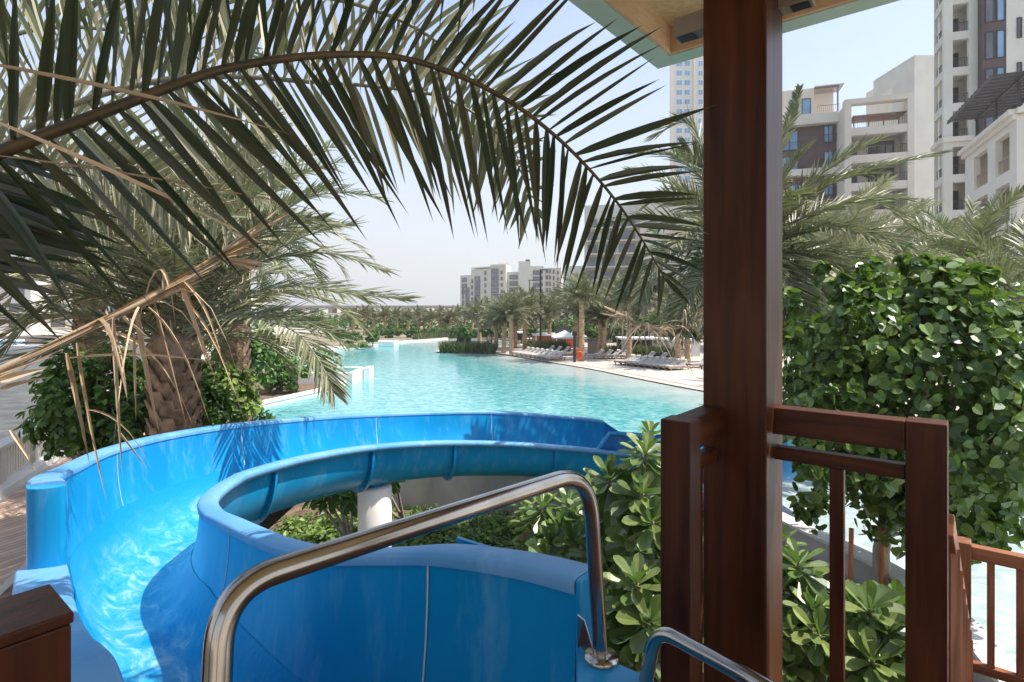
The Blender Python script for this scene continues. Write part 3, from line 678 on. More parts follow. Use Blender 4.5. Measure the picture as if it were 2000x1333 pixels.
# ------------------------------------------------------------------ foliage helpers
PROF = [(0, .35), (.12, .8), (.32, 1.), (.55, .86), (.78, .5), (1, 0)]
PROF3 = [(0, .5), (.35, 1.), (.7, .7), (1, 0)]
def blade(mb, p0, d, nrm, L, W, droop, prof=PROF, fold=.25, bend=0.):
    """a narrow leaf: two strips meeting in a crease"""
    d = V(d).normalized(); sd = d.cross(V(nrm))
    if sd.length < 1e-4: sd = d.cross(V((.3, .5, .8)))
    sd.normalize(); vs = []; fs = []; p = V(p0); last = 0
    for i, (t_, w_) in enumerate(prof):
        st = (t_ - last) * L; last = t_
        d2 = (d + V((0, 0, -1)) * droop * t_ + sd * bend * t_).normalized(); p = p + d2 * st
        up = sd.cross(d2); hw = W * w_ / 2
        if i == len(prof) - 1: vs.append(p)
        else: vs += [p - sd * hw + up * hw * fold, p - up * hw * fold, p + sd * hw + up * hw * fold]
    m = len(prof) - 1
    for i in range(m - 1):
        a = 3 * i; fs += [(a, a + 1, a + 4, a + 3), (a + 1, a + 2, a + 5, a + 4)]
    a = 3 * (m - 1); fs += [(a, a + 1, a + 3), (a + 1, a + 2, a + 3)]
    mb.add(vs, fs, False)
def strip(mb, p0, d, nrm, L, W, droop, segs=2):
    d = V(d).normalized(); sd = d.cross(V(nrm))
    if sd.length < 1e-4: sd = d.cross(V((.3, .5, .8)))
    sd.normalize(); p = V(p0); vs = []
    for i in range(segs + 1):
        t_ = i / segs
        if i: p = p + (d + V((0, 0, -1)) * droop * t_).normalized() * (L / segs)
        hw = W * (.5, .5, .42, .3, .2)[min(i, 4)] if i < segs else 0
        if i == segs: vs.append(p)
        else: vs += [p - sd * hw, p + sd * hw]
    fs = [(2 * i, 2 * i + 1, 2 * i + 3, 2 * i + 2) for i in range(segs - 1)] + [(2 * segs - 2, 2 * segs - 1, 2 * segs)]
    mb.add(vs, fs, False)
def frond(lm, rm, base, az, e0, L, droop, nl=46, LL=.5, LW=.03, segs=2, rr=.018, twist=0., fine=False, ldroop=.45, s0=.12):
    """date palm frond: arched rachis with two ranks of leaflets"""
    p = V(base); pts = [p.copy()]; tg = []; N = 14
    sa = ru(-.25, .25)
    for i in range(N):
        t_ = (i + .5) / N; e = e0 - droop * t_ ** 1.4; a = az + sa * t_ * t_
        d = V((math.cos(a) * math.cos(e), math.sin(a) * math.cos(e), math.sin(e))); tg.append(d); p = p + d * (L / N); pts.append(p.copy())
    tg.append(tg[-1])
    rm.tube(pts, [rr * (1.15 - .95 * i / N) for i in range(N + 1)], 5, False)
    for k in range(nl):
        s_ = s0 + (1 - s0) * (k + ru(-.2, .2)) / nl; s_ = min(max(s_, 0), .999)
        f = s_ * N; i = int(f); f -= i
        q = pts[i].lerp(pts[i + 1], f); d = tg[i]
        side = d.cross(Zv).normalized(); up = side.cross(d)
        side = side * math.cos(twist) + up * math.sin(twist); up = side.cross(d)
        ll = LL * (.45 + .75 * math.sin(math.pi * min(1, .12 + s_ * .86)) ** .8) * ru(.85, 1.1)
        fa = .95 - .55 * s_ + ru(-.12, .12)       # angle away from rachis
        for sg in (-1, 1):
            v_ = d * math.cos(fa) + side * sg * math.sin(fa) + up * ru(.05, .55)
            nr = (up + side * ru(-.5, .5) * 1.2 + d * ru(-.3, .3))
            if fine: blade(lm, q, v_, nr, ll, LW, ldroop * ru(.5, 1.4), PROF3, .3)
            else: strip(lm, q, v_, nr, ll, LW, ldroop * ru(.5, 1.4), segs)
def palm_mesh(H, L, nf, nl, LL, LW, tr, rr=.018, fine=False, segs=2, skirt=0, e_lo=-.5, e_hi=1.45, leaf='frond_far', trunk='palm_trunk_far', boots=True, LD=.45, dr=1., avoid=None):
    """returns meshes (trunk, crown leaves, stalks) for a palm whose base is at the origin"""
    tm = MB(); lm = MB(); rm = MB()
    prof = []
    nr_ = max(6, int(H / .16))
    for i in range(nr_ + 1):
        z = H * i / nr_; r_ = tr * (1.12 - .18 * min(1, z / H)) * (1 + .10 * (1 if i % 2 else -1)) * ru(.96, 1.04); prof.append((r_, z))
    if tr > .25:
        prof = [(tr * (1.1 - .1 * i / 20), H * i / 20) for i in range(21)]
    tm.lathe(prof + [(tr * 1.35, H + .12), (tr * .9, H + .45), (0, H + .5)], n=14)
    if boots:   # old leaf bases
        nb_ = int(H / .13); 
        for i in range(nb_):
            z = H * (i + .5) / nb_
            for k in range(7):
                a = 2 * math.pi * (k + .5 * (i % 2)) / 7 + ru(-.1, .1); c, s_ = math.cos(a), math.sin(a)
                r_ = tr * 1.02; o = V((c * r_, s_ * r_, z)); t_ = V((-s_, c, 0)); n_ = V((c, s_, 0)); w_ = tr * .42
                tip_ = o + n_ * tr * ru(.16, .34) + V((0, 0, .17))
                tm.add([o - t_ * w_ - V((0, 0, .06)), o + t_ * w_ - V((0, 0, .06)), tip_ + t_ * w_ * .5, tip_ - t_ * w_ * .5, o + V((0, 0, .14))], [(0, 1, 2, 3), (3, 2, 4), (0, 3, 4), (1, 4, 2)])
    for k in range(nf):
        t_ = (k + .5) / nf
        az = k * 2.39996 + ru(-.2, .2); e0 = e_hi - (e_hi - e_lo) * t_ ** .85 + ru(-.12, .12)
        if avoid is not None and abs((az - avoid + math.pi) % (2 * math.pi) - math.pi) < .75 and e0 < .95: e0 = ru(.95, 1.25)
        Lk = L * (.72 + .32 * math.sin(math.pi * min(1, t_ + .15))) * ru(.9, 1.08)
        b0 = V((math.cos(az) * tr * .6, math.sin(az) * tr * .6, H + .25 + .2 * (1 - t_)))
        frond(lm, rm, b0, az, e0, Lk, (.75 + 1.0 * t_ * .6 + ru(-.1, .25)) * dr, nl, LL, LW, segs, rr, ru(-.5, .5), fine, LD)
    return tm, lm, rm
def place_parts(name, label, cat, loc, parts, group=None):
    t_ = thing(name, label, cat, loc, group)
    for nm, mb, mt in parts:
        me = mb.mesh(nm); me.materials.append(M[mt]); o = bpy.data.objects.new(nm, me); COL.objects.link(o); o.parent = t_
    return t_

# ------------------------------------------------------------------ far palms (three builds, copied)
onum = 'first second third fourth fifth sixth seventh eighth ninth tenth eleventh twelfth thirteenth fourteenth fifteenth sixteenth seventeenth eighteenth nineteenth twentieth'.split()
random.seed(21)
protos = []
for (H, L, nf) in ((4.2, 2.5, 46), (3.2, 2.45, 44), (2.5, 2.3, 38)):
    tm, lm, rm = palm_mesh(H, L, nf, 26, .50, .05, .20, .022, leaf='frond_far', boots=False, e_lo=.1, e_hi=1.5, dr=.8)
    protos.append((H, tm.mesh('trunk'), lm.mesh('crown'), rm.mesh('stalks')))
    protos[-1][1].materials.append(M['palm_trunk_far']); protos[-1][2].materials.append(M['frond_far']); protos[-1][3].materials.append(M['frond_lit'])
def far_palm(px, by, ty, label, group, z=.06, kind=None, sc=None, tr=True):
    Y = (CH - z) * F / (by - HZ); p = at(px, by, Y)
    Ht = CH - (ty - HZ) / F * Y - z
    k = kind if kind is not None else min(range(3), key=lambda i: abs(protos[i][0] - Ht))
    H, tme, lme, rme = protos[k]; s_ = Ht / H
    t_ = thing('palm_tree', label, 'palm tree', p, group); a = ru(0, 6.28)
    for nm, me in (('trunk', tme), ('crown', lme), ('stalks', rme)):
        if nm == 'stalks' and Y > 75: continue
        o = bpy.data.objects.new(nm, me); COL.objects.link(o); o.parent = t_; o.rotation_euler = (ru(-.03, .03), ru(-.03, .03), a)
        hs = sc or 1.0
        if nm == 'trunk': o.scale = (1, 1, s_)
        else: o.location = (0, 0, Ht - H * hs); o.scale = (hs, hs, hs)
    return t_
G1 = 'date palms along the sunny pool deck'
LP = [
 (937, 676, 628, 'date palm rising from the hedged island beside the dark planter box'),
 (984, 690, 634, 'slim date palm, first of the close cluster at the deck tip'),
 (999.5, 693, 624, 'tall straight date palm in front of the close cluster at the deck tip'),
 (969, 681, 640, 'reddish trunked date palm just right of the island hedge'),
 (1006, 680, 632, 'date palm half hidden behind the tall front palm of the cluster'),
 (1025, 684, 612, 'date palm with high crown at the right of the cluster, left of black lamp post'),
 (1073, 679, 624, 'date palm growing in the grass bed before the orange bar hut'),
 (1136, 705, 594, 'tallest date palm beside the orange lifebuoy stand'),
 (1126, 690, 622, 'date palm behind the tallest palm, right of white bar canopy'),
 (1171, 692, 634, 'left one of a pair of palms standing close right of the lifebuoy'),
 (1179, 693, 630, 'right one of a pair of palms standing close right of the lifebuoy'),
 (1228, 702, 597, 'date palm whose trunk rises behind the hanging dead frond'),
 (1325, 718, 634, 'shaded trunk palm at the near end of the lounger row by the post'),
 (1343, 708, 638, 'sunlit trunk palm just behind the shaded one by the post'),
]
for px, by, ty, lb in LP: far_palm(px, by, ty, lb, G1)
G2 = 'palms in the rows behind the deck'
back = [(955, 667, 625), (1046, 668, 622), (1060, 664, 618), (1092, 668, 612), (1108, 664, 606), (1152, 668, 604), (1168, 665, 608), (1200, 668, 600), (1214, 664, 606), (1243, 668, 596), (1262, 664, 600), (1280, 669, 592), (1302, 664, 596), (1318, 670, 588), (1350, 672, 592), (1010, 662, 616), (1030, 660, 620), (1365, 666, 600), (1185, 660, 612), (1125, 660, 612)]
for i, (px, by, ty) in enumerate(back):
    far_palm(px, by, ty, 'back row palm behind the pool deck, %s of twenty from the left' % onum[sorted(back).index((px, by, ty))], G2, sc=1.15)
G3 = 'low palms along the far pool shore'
farp = [(712, 655, 622), (752, 654, 624), (797, 651, 626), (818, 649, 622), (843, 650, 628), (862, 648, 622), (880, 650, 626), (895, 648, 618), (730, 650, 626), (775, 648, 622), (690, 656, 628), (908, 647, 620), (922, 648, 622), (828, 647, 630), (870, 645, 628), (942, 650, 618)]
for i, (px, by, ty) in enumerate(farp):
    far_palm(px, by, ty, 'small dusty palm on the far pool shore, %s of sixteen from the left' % onum[sorted(farp).index((px, by, ty))], G3, z=.03, kind=2, sc=.85)

# ------------------------------------------------------------------ leafy bushes
def leafball(mb, c, rad, n, size, squash=(1, 1, 1), clumps=0, up=.5, lo=.55, shape='oval', seed=0, holes=.0):
    """many separate leaves spread through a lumpy crown"""
    rs = random.Random(seed); g = lambda a, b_: a + (b_ - a) * rs.random()
    cl = []
    for k in range(clumps):
        d = V((rs.gauss(0, 1), rs.gauss(0, 1), rs.gauss(0, 1))).normalized(); rr_ = g(.62, 1.02)
        cl.append((V((d.x * rad * squash[0], d.y * rad * squash[1], d.z * rad * squash[2])) * rr_, d, g(.7, 1.25)))
    for k in range(n):
        if cl and rs.random() < .88:
            cc, d0, cs = cl[rs.randrange(len(cl))]
            o = V((rs.gauss(0, 1), rs.gauss(0, 1), rs.gauss(0, 1))).normalized() * (rad * .26 * cs) * rs.random() ** .4
            p = cc + o; d = (d0 + o.normalized() * .7).normalized()
        else:
            d = V((rs.gauss(0, 1), rs.gauss(0, 1), rs.gauss(0, 1))).normalized(); q = g(lo, .95)
            p = V((d.x * squash[0], d.y * squash[1], d.z * squash[2])) * rad * q
        p = p + V(c)
        s_ = size * g(.6, 1.25)
        nrm = (d * g(.3, 1) + V((0, 0, 1)) * up + V((g(-.6, .6), g(-.6, .6), g(-.4, .4)))).normalized()
        ax = nrm.cross(V((g(-1, 1), g(-1, 1), g(-1, 1)))).normalized(); ay = nrm.cross(ax)
        if ay.z > 0: ay = -ay     # tips hang down
        leafshape(mb, p, ax, ay, nrm, s_, shape, g(.06, .28))
def leafshape(mb, p, ax, ay, nrm, s_, shape, cup):
    if shape == 'heart':
        L_ = [(0, 0), (.30, -.10), (.50, .16), (.46, .50), (.24, .80), (0, 1.0)]
    elif shape == 'ovate':
        L_ = [(0, -.05), (.22, .12), (.34, .42), (.24, .75), (0, 1.05)]
    else:
        L_ = [(0, 0), (.26, .35), (.2, .75), (0, 1.0)]
    mid = [p + ay * (y * s_) for x, y in L_]
    lf = [p - ax * (x * s_) + ay * (y * s_) + nrm * (abs(x) * s_ * cup * 2) for x, y in L_]
    rt = [p + ax * (x * s_) + ay * (y * s_) + nrm * (abs(x) * s_ * cup * 2) for x, y in L_]
    n = len(L_); c = p + ay * (.45 * s_)
    vs = [mid[0]] + rt[1:-1] + [mid[-1]] + lf[1:-1][::-1] + [c]
    m = len(vs) - 1; k2 = n - 1
    mb.add(vs, [tuple(range(0, k2 + 1)) + (m,), tuple([k2] + list(range(k2 + 1, m)) + [0, m])], False)

# bush meshes for the distance
bushp = []
for s_ in range(3):
    b = MB(); leafball(b, (0, 0, 0), 1.0, 1500, .22, (1, 1, .85), 26, .5, .5, 'oval', s_ + 5); me = b.mesh('crown'); bushp.append(me)
def bush(name, label, cat, px, by, py, rpx, matn='leaf_far', z=.05, trunk=True, group=None, sq=1.0, Y=None, tr=.07):
    Y = Y or (CH - z) * F / (by - HZ); c = at(px, py, Y); r_ = rpx / F * Y
    t_ = thing(name, label, cat, (c.x, c.y, z), group)
    me = bushp[random.randrange(3)]
    key = me.name + matn
    if key not in bushm:
        m2 = me.copy(); m2.materials.clear(); m2.materials.append(M[matn]); bushm[key] = m2
    o = bpy.data.objects.new('crown' if trunk else 'foliage', bushm[key]); COL.objects.link(o); o.parent = t_; o.location = (0, 0, c.z - z); o.scale = (r_, r_, r_ * sq); o.rotation_euler = (0, 0, ru(0, 6))
    if trunk:
        b = MB(); b.tube([(0, 0, -.02), (.02, 0, (c.z - z) * .5), (0, .02, c.z - z)], [tr, tr * .8, tr * .5], 6)
        me = b.mesh('trunk'); me.materials.append(M['bark']); o = bpy.data.objects.new('trunk', me); COL.objects.link(o); o.parent = t_
    return t_
bushm = {}
random.seed(33)
bush('clipped_tree', 'round clipped green tree above the dark planter box on the island', 'tree', 908, 678, 647, 17, z=.5)
bush('clipped_tree', 'smaller round green tree right of the island palm', 'tree', 951, 678, 648, 13)
bush('clipped_tree', 'green tree just left of the black lamp post', 'tree', 1040, 676, 650, 14)
bush('clipped_tree', 'broad green tree behind the orange bar hut', 'tree', 1092, 672, 643, 20)
bush('clipped_tree', 'dark green tree right of the bar canopy', 'tree', 1157, 680, 646, 20)
bush('clipped_tree', 'green tree above the white curtained cabana', 'tree', 1205, 682, 652, 20)
bush('flowering_tree', 'bright yellow green tree top behind the hanging dead frond', 'tree', 1288, 676, 632, 26, 'leaf_yellow')
bush('clipped_tree', 'green tree behind the end of the cabana row', 'tree', 1252, 674, 638, 24)
bush('clipped_tree', 'bright green tree beside the wooden post edge', 'tree', 1362, 684, 655, 20, 'leaf_yellow')
bush('clipped_tree', 'dark green tree between the paired palms and the post', 'tree', 1320, 680, 640, 22)
bush('clipped_tree', 'round topped tree on two thin stems at the far left shore', 'tree', 664, 681, 650, 12)
bush('clipped_tree', 'dense green tree right of the far left round topped tree', 'tree', 690, 680, 659, 16)
bush('clipped_tree', 'green tree beside the white ledge on the far left shore', 'tree', 728, 678, 655, 16)
bush('flowering_shrub', 'low orange tinted shrub on the far left shore', 'shrub', 708, 682, 673, 12, 'leaf_yellow', trunk=False, sq=.6)
bush('flowering_shrub', 'yellowish shrub against the far left pool edge', 'shrub', 685, 683, 676, 9, 'leaf_yellow', trunk=False, sq=.6)
hb = [(748, 647, 12), (772, 648, 12), (790, 648, 9), (812, 647, 13), (835, 648, 11), (852, 647, 12), (874, 646, 10), (890, 647, 11), (760, 655, 9), (800, 653, 8), (930, 648, 9), (880, 652, 8)]
for i, (px, py, r_) in enumerate(hb):
    bush('shrub', 'green shrub behind the far pool edge, %s of twelve from the left' % onum[sorted(hb).index((px, py, r_))], 'shrub', px, 660, py, r_, z=.05, trunk=False, group='shrubs behind the far pool edge', sq=.9)
hb = [(980, 650, 14), (1010, 655, 12), (1060, 652, 12), (1120, 650, 14), (1180, 655, 14), (1230, 655, 16), (1340, 660, 14), (1300, 660, 14)]
for i, (px, py, r_) in enumerate(hb):
    bush('shrub', 'green shrub behind the deck loungers, %s of eight from the left' % onum[sorted(hb).index((px, py, r_))], 'shrub', px, 672, py, r_, z=.05, trunk=False, group='shrubs behind the deck loungers', sq=.9)

# wooded belt behind the far shore, read as one mass
b = MB(); random.seed(91)
for k in range(150):
    x = -62 + k * .82 + ru(-.6, .6); Y = ru(98, 122); hgt = ru(1.6, 3.1) * (Y / 108)
    leafball(b, (x, Y, hgt - .9), ru(1.4, 2.1), 130, .62, (1.1, 1, .9), 8, .5, .5, 'oval', 1000 + k)
tag(b.build('far_trees', 'leaf_far'), 'hazy belt of low trees beyond the far pool shore', 'trees', kind='stuff')

# reed and grass hedges
def hedge(label, pts, wd, ht, n, sz=.5, matn='reed', name='grass_hedge'):
    P = [V((p[0], p[1], 0)) for p in pts]; b = MB()
    tot = sum((P[i + 1] - P[i]).length for i in range(len(P) - 1))
    for k in range(n):
        s_ = rnd() * tot
        for i in range(len(P) - 1):
            l_ = (P[i + 1] - P[i]).length
            if s_ <= l_: break
            s_ -= l_
        d = (P[i + 1] - P[i]).normalized(); q = P[i] + d * s_ + V((-d.y, d.x, 0)) * ru(-wd / 2, wd / 2)
        strip(b, q + V((0, 0, .03)), V((ru(-.45, .45), ru(-.45, .45), 1)), V((ru(-1, 1), ru(-1, 1), .1)), ht * ru(.7, 1.25), sz, .25)
    o = b.build(name, matn); tag(o, label, 'hedge')
hedge('trimmed reed hedge around the island in the pool', [(-6.5, 51.9), (-4, 51.6), (-1.6, 51.2)], 1.3, 1.0, 1600, .10)
hedge('reed bed in front of the orange bar hut', [gz(1050, 689, .06)[:2], gz(1103, 687, .06)[:2]], 1.6, 1.0, 1300, .10)
hedge('low dark hedge behind the paired palms', [gz(1180, 692, .06)[:2], gz(1222, 694, .06)[:2]], 1.2, .8, 800, .10)
hedge('reed bed in front of the white curtained cabana', [gz(1232, 697, .06)[:2], gz(1315, 703, .06)[:2]], 1.4, 1.0, 1600, .10)
hedge('small hedge at the left end of the bar hut', [gz(1028, 684, .06)[:2], gz(1042, 684, .06)[:2]], 1.4, .9, 400, .10)
hedge('low green hedge along the far end of the pool', [(-12, 69.5), (-9, 75), (-6, 77.5), (-2, 77)], 1.2, .9, 1300, .12)

# ------------------------------------------------------------------ dark planter box on the island, lamps, lifebuoy, hut
t = thing('planter_box', 'dark square planter box under the clipped island tree', 'planter', (-4.4, 53.5, .06))
b = MB(); b.box(-5.2, -3.9, 53, 54.2, .06, 1.35); b.build('box', 'charcoal', t, .03)
b = MB()
for k in range(4): b.box(-5.1 + .3 * k, -4.98 + .3 * k, 52.97, 52.998, .2, 1.25)
b.build('slats', 'black', t)
def lamp(px, by, ty, wd, label):
    p = gz(px, by, .06); zt = CH - (ty - HZ) / F * p.y
    t_ = thing('lamp_post', label, 'lamp post', p)
    b = MB(); b.tube([p, (p.x, p.y, zt)], [wd, wd * .7], 8); b.build('pole', 'black', t_)
    b = MB(); b.obox((p.x, p.y, zt), V((1, 0, 0)), V((0, 1, 0)), Zv, (-.1, .55), (-.09, .09), (-.02, .07)); b.build('lamp_head', 'black', t_)
    b = MB(); b.lathe([(wd * 2, 0), (wd * 2, .25), (wd, .3)], p, 10); b.build('base', 'black', t_)
lamp(1056, 684, 528, .11, 'very tall thin black lamp post rising left of the bar hut')
lamp(1034, 674, 548, .06, 'slim black lamp post behind the palm cluster')
lamp(1287, 684, 606, .09, 'black lamp post behind the lounger row near the paired trunks')
lamp(960, 668, 615, .05, 'short thin lamp post on the far side of the island palms')
p = gz(1122, 708, .06)
t = thing('lifeguard_post', 'short thick black post beside the orange lifebuoy', 'post', p)
b = MB(); b.tube([p, p + V((0, 0, 2.05))], .10, 10); b.build('pole', 'black', t)
b = MB(); b.obox(p + V((0, 0, 2.0)), V((1, 0, 0)), V((0, 1, 0)), Zv, (-.17, .17), (-.1, .1), (0, .28)); b.build('sign_box', 'black', t, .02)
p = gz(1131, 707, .06)
t = thing('lifebuoy', 'orange lifebuoy hanging on a stand beneath the tallest palm', 'lifebuoy', p)
b = MB(); rows = []
for i in range(25):
    a = 2 * math.pi * i / 24; row = []
    for k in range(9):
        q = 2 * math.pi * k / 8; r_ = .21 + .06 * math.cos(q); row.append(V((p.x + r_ * math.cos(a), p.y + .06 * math.sin(q), p.z + .55 + r_ * math.sin(a))))
    rows.append(row)
b.grid(rows); b.build('ring', 'lifebuoy', t)
b = MB(); b.box(p.x - .05, p.x + .05, p.y + .1, p.y + .16, p.z, p.z + 1.0); b.box(p.x - .25, p.x + .25, p.y + .161, p.y + .2, p.z + .2, p.z + .95); b.build('stand', 'orange', t)

# bar hut
P0 = gz(1044, 680, .06); Yh = 57
def X(px, Y): return (px - 1000) / F * Y
t = thing('bar_hut', 'orange timber poolside bar with flat white roof', 'bar', (X(1070, Yh), Yh, .06))
zt = CH - (656 - HZ) / F * Yh
b = MB(); b.box(X(1044, Yh), X(1052, Yh), Yh, Yh + 3, .06, zt); b.box(X(1052, Yh) + .001, X(1085, Yh), Yh + .4, Yh + .6, .06, zt); b.box(X(1085, Yh) + .001, X(1120, Yh), Yh + 2.8, Yh + 3, .06, zt); b.build('wall', 'wood_orange', t)
b = MB(); b.box(X(1100, Yh), X(1122, Yh), Yh - .3, Yh + .4, .06, 1.15); b.build('counter', 'orange', t, .02)
b = MB(); b.box(X(1040, Yh), X(1124, Yh), Yh - .6, Yh + 3.2, zt + .002, zt + .14); b.build('roof', 'white', t)
for px in (1046.5, 1086): b = MB(); b.box(X(px, Yh) - .06, X(px, Yh) + .06, Yh - .5, Yh - .38, .06, zt); b.build('pillar', 'white', t)
b = MB(); b.box(X(1087, Yh), X(1119, Yh), Yh + 1.5, Yh + 1.9, 1.0, 2.2); b.build('shelf', 'charcoal', t)
Yc = 54.5; t = thing('parasol', 'white pyramid canopy shading the bar counter', 'parasol', (X(1103, Yc), Yc, .06))
b = MB(); zc = CH - (658 - HZ) / F * Yc; cx = X(1103, Yc); r_ = 1.25; ap = V((cx, Yc, zc + .62))
cs = [V((cx - r_, Yc - r_, zc)), V((cx + r_, Yc - r_, zc)), V((cx + r_, Yc + r_, zc)), V((cx - r_, Yc + r_, zc))]
b.add(cs + [ap] + [c - V((0, 0, .16)) for c in cs], [(0, 1, 4), (1, 2, 4), (2, 3, 4), (3, 0, 4), (0, 5, 6, 1), (1, 6, 7, 2), (2, 7, 8, 3), (3, 8, 5, 0)]); b.build('canopy', 'white', t)
b = MB(); b.tube([(cx, Yc, .06), (cx, Yc, zc + .5)], .05, 8); b.build('pole', 'charcoal', t)
# cabanas
def cabana(px0, px1, by, ty, label, curt):
    p = gz(px0, by, .06); Y = p.y + 1.0; x0 = X(px0, Y); x1 = X(px1, Y); zt = CH - (ty - HZ) / F * Y
    t_ = thing('cabana', label, 'cabana', (x0, Y, .06)); nb_ = max(1, int(round((x1 - x0) / 2.2)))
    b = MB(); b.box(x0 - .15, x1 + .15, Y - .15, Y + 2.6, zt, zt + .14); b.build('roof', 'white', t_)
    for k in range(nb_ + 1):
        x = x0 + (x1 - x0) * k / nb_
        for yy in (Y, Y + 2.3):
            b = MB(); b.box(x - .06, x + .06, yy, yy + .12, .06, zt - .002); b.build('pillar', 'cream_white', t_)
        if curt:
            b = MB(); row = []
            for q in range(13): row.append([(x + .1 + q * .05, Y + .2 + .05 * (q % 2), .1), (x + .1 + q * .05, Y + .2 + .05 * (q % 2), zt - .01)])
            b.grid(row); b.build('curtain', 'curtain', t_)
    b = MB(); b.box(x0, x1, Y + 2.45, Y + 2.5, .06, zt - .002); b.build('back_screen', 'brown_panel', t_)
    b = MB(); b.box(x0 + .3, x1 - .3, Y + .8, Y + 2.2, .06, .5); b.build('daybed', 'cushion', t_, .05)
cabana(1216, 1288, 698, 664, 'white roofed cabana with hanging curtains behind the reed bed', True)
cabana(1306, 1352, 700, 666, 'white roofed cabana partly behind the paired palm trunks', True)
cabana(1000, 1022, 676, 652, 'small reddish cabana between the palm cluster trunks', False)
cabana(1400, 1500, 716, 664, 'white roofed cabana screened by the tall post and round leaved tree', True)

# ------------------------------------------------------------------ loungers
fd = V((-.905, -.425, 0)); sdv = V((.425, -.905, 0))
def make_lounger():
    t_ = thing('sun_lounger', 'x', 'sun lounger', (0, 0, 0)); X_ = V((1, 0, 0)); Y_ = V((0, 1, 0))
    b = MB(); b.obox((0, 0, 0), X_, Y_, Zv, (-.95, .95), (-.34, -.28), (.16, .26)); b.obox((0, 0, 0), X_, Y_, Zv, (-.95, .95), (.28, .34), (.16, .26))
    for k in range(9): b.obox((0, 0, 0), X_, Y_, Zv, (-.93 + k * .22, -.83 + k * .22), (-.279, .279), (.20, .24))
    b.build('frame', 'lounger_wood', t_)
    for x in (-.8, .75):
        for y in (-.31, .31): b = MB(); b.obox((x, y, 0), X_, Y_, Zv, (0, .07), (-.028, .028), (0, .159)); b.build('leg', 'lounger_wood', t_)
    b = MB(); b.obox((0, 0, .265), X_, Y_, Zv, (-.93, .30), (-.30, .30), (0, .09)); b.build('mattress', 'cushion', t_, .02)
    d = V((math.cos(.62), 0, math.sin(.62))); u = V((-math.sin(.62), 0, math.cos(.62)))
    b = MB(); b.obox((.305, 0, .27), d, Y_, u, (0, .72), (-.30, .30), (0, .08)); b.build('backrest', 'cushion', t_, .02)
    b = MB(); b.obox((.305, 0, .27), d, Y_, u, (.50, .70), (-.2, .2), (.082, .16)); b.build('pillow', 'cream', t_, .03)
    return t_
lproto = None
def lounger(p, label, grp, jit=.06):
    global lproto
    rz = math.atan2(-fd.y, -fd.x) + ru(-jit, jit)
    if lproto is None:
        lproto = make_lounger(); o = lproto
    else: o = copy_thing(lproto, (0, 0, 0))
    o.location = p; o.rotation_euler = (0, 0, rz); o.scale = (.9, .9, .9); o["label"] = label; o["group"] = grp
    return o
ordn = ['first', 'second', 'third', 'fourth', 'fifth', 'sixth', 'seventh', 'eighth', 'ninth', 'tenth']
random.seed(4)
def row(p0, p1, n, desc, grp):
    for k in range(n):
        p = V(p0).lerp(V(p1), k / max(1, n - 1)); lounger((p.x, p.y, .06), '%s lounger from the left in %s' % (ordn[k], desc), grp)
GL = 'cushioned loungers on the pool deck'
row(gz(1018, 694, .06), gz(1084, 704, .06), 8, 'the front row left of the lifebuoy', GL)
row(gz(1052, 690, .06), gz(1112, 695, .06), 5, 'the second row before the orange bar hut', GL)
row(gz(1162, 700, .06), gz(1212, 701, .06), 4, 'the short row behind the lifebuoy palm', GL)
row(gz(1222, 712, .06), gz(1322, 723, .06), 9, 'the long front row by the shaded palm', GL)
row(gz(1262, 705, .06), gz(1312, 710, .06), 3, 'the rear row behind the long front row', GL)
row(gz(1364, 718, .06), gz(1450, 726, .06), 4, 'the row running behind the tall wooden post', GL)
t = thing('towel_bin', 'grey bin standing between the bar hut and the paired palms', 'bin', gz(1158, 690, .06))
b = MB(); p = gz(1158, 690, .06); b.box(p.x - .4, p.x + .4, p.y, p.y + .7, .06, 1.2); b.build('body', 'fixture', t, .03)
b = MB(); b.box(p.x - .43, p.x + .43, p.y - .03, p.y + .73, 1.202, 1.28); b.build('lid', 'charcoal', t, .02)

# ------------------------------------------------------------------ far bridge and canal bank
t = thing('bridge', 'long low concrete bridge across the horizon left of the apartment block', 'bridge', (-60, 380, -2))
b = MB(); b.box(-240, -20, 380, 392, 3.2, 4.75); b.build('deck', 'bridge', t)
b = MB(); b.box(-240, -20, 379.6, 379.95, 4.0, 5.2); b.build('parapet', 'recess', t)
for k in range(18): b = MB(); b.box(-236 + k * 12.4, -233 + k * 12.4, 381, 391, -2, 3.19); b.build('pier', 'bridge', t)
t = thing('canal_quay', 'pale stone quay wall on the opposite canal bank', 'quay', (-70, 74, -1.5))
b = MB(); b.box(-260, -30, 74, 78, -2, .4); b.build('wall', 'bridge', t)
b = MB(); b.box(-260, -30, 78.01, 120, .1, .3); b.build('promenade', 'deck_stone', t)
def simple_block(name, label, px0, px1, Y, ty, mt, floors, win='glass_dark', dep=14):
    x0, x1 = X(px0, Y), X(px1, Y); zt = CH - (ty - HZ) / F * Y
    t_ = thing(name, label, 'building', (x0, Y, 0)); b = MB(); b.box(x0, x1, Y, Y + dep, 0, zt); b.build('wall', mt, t_)
    b = MB(); b.box(x0 - .3, x1 + .3, Y - .3, Y + dep, zt + .002, zt + .5); b.build('cornice', 'cream_white', t_)
    fh = zt / floors; nx = max(1, int((x1 - x0) / 4.5))
    for f in range(floors):
        for k in range(nx):
            xa = x0 + (x1 - x0) * (k + .22) / nx; xb = x0 + (x1 - x0) * (k + .78) / nx
            b = MB(); b.box(xa, xb, Y - .04, Y + .2, f * fh + fh * .3, f * fh + fh * .82); b.build('window', win, t_)
    return t_
simple_block('waterfront_building', 'white low waterfront building seen through fronds at far left', -160, 60, 92, 556, 'cream_white', 3)
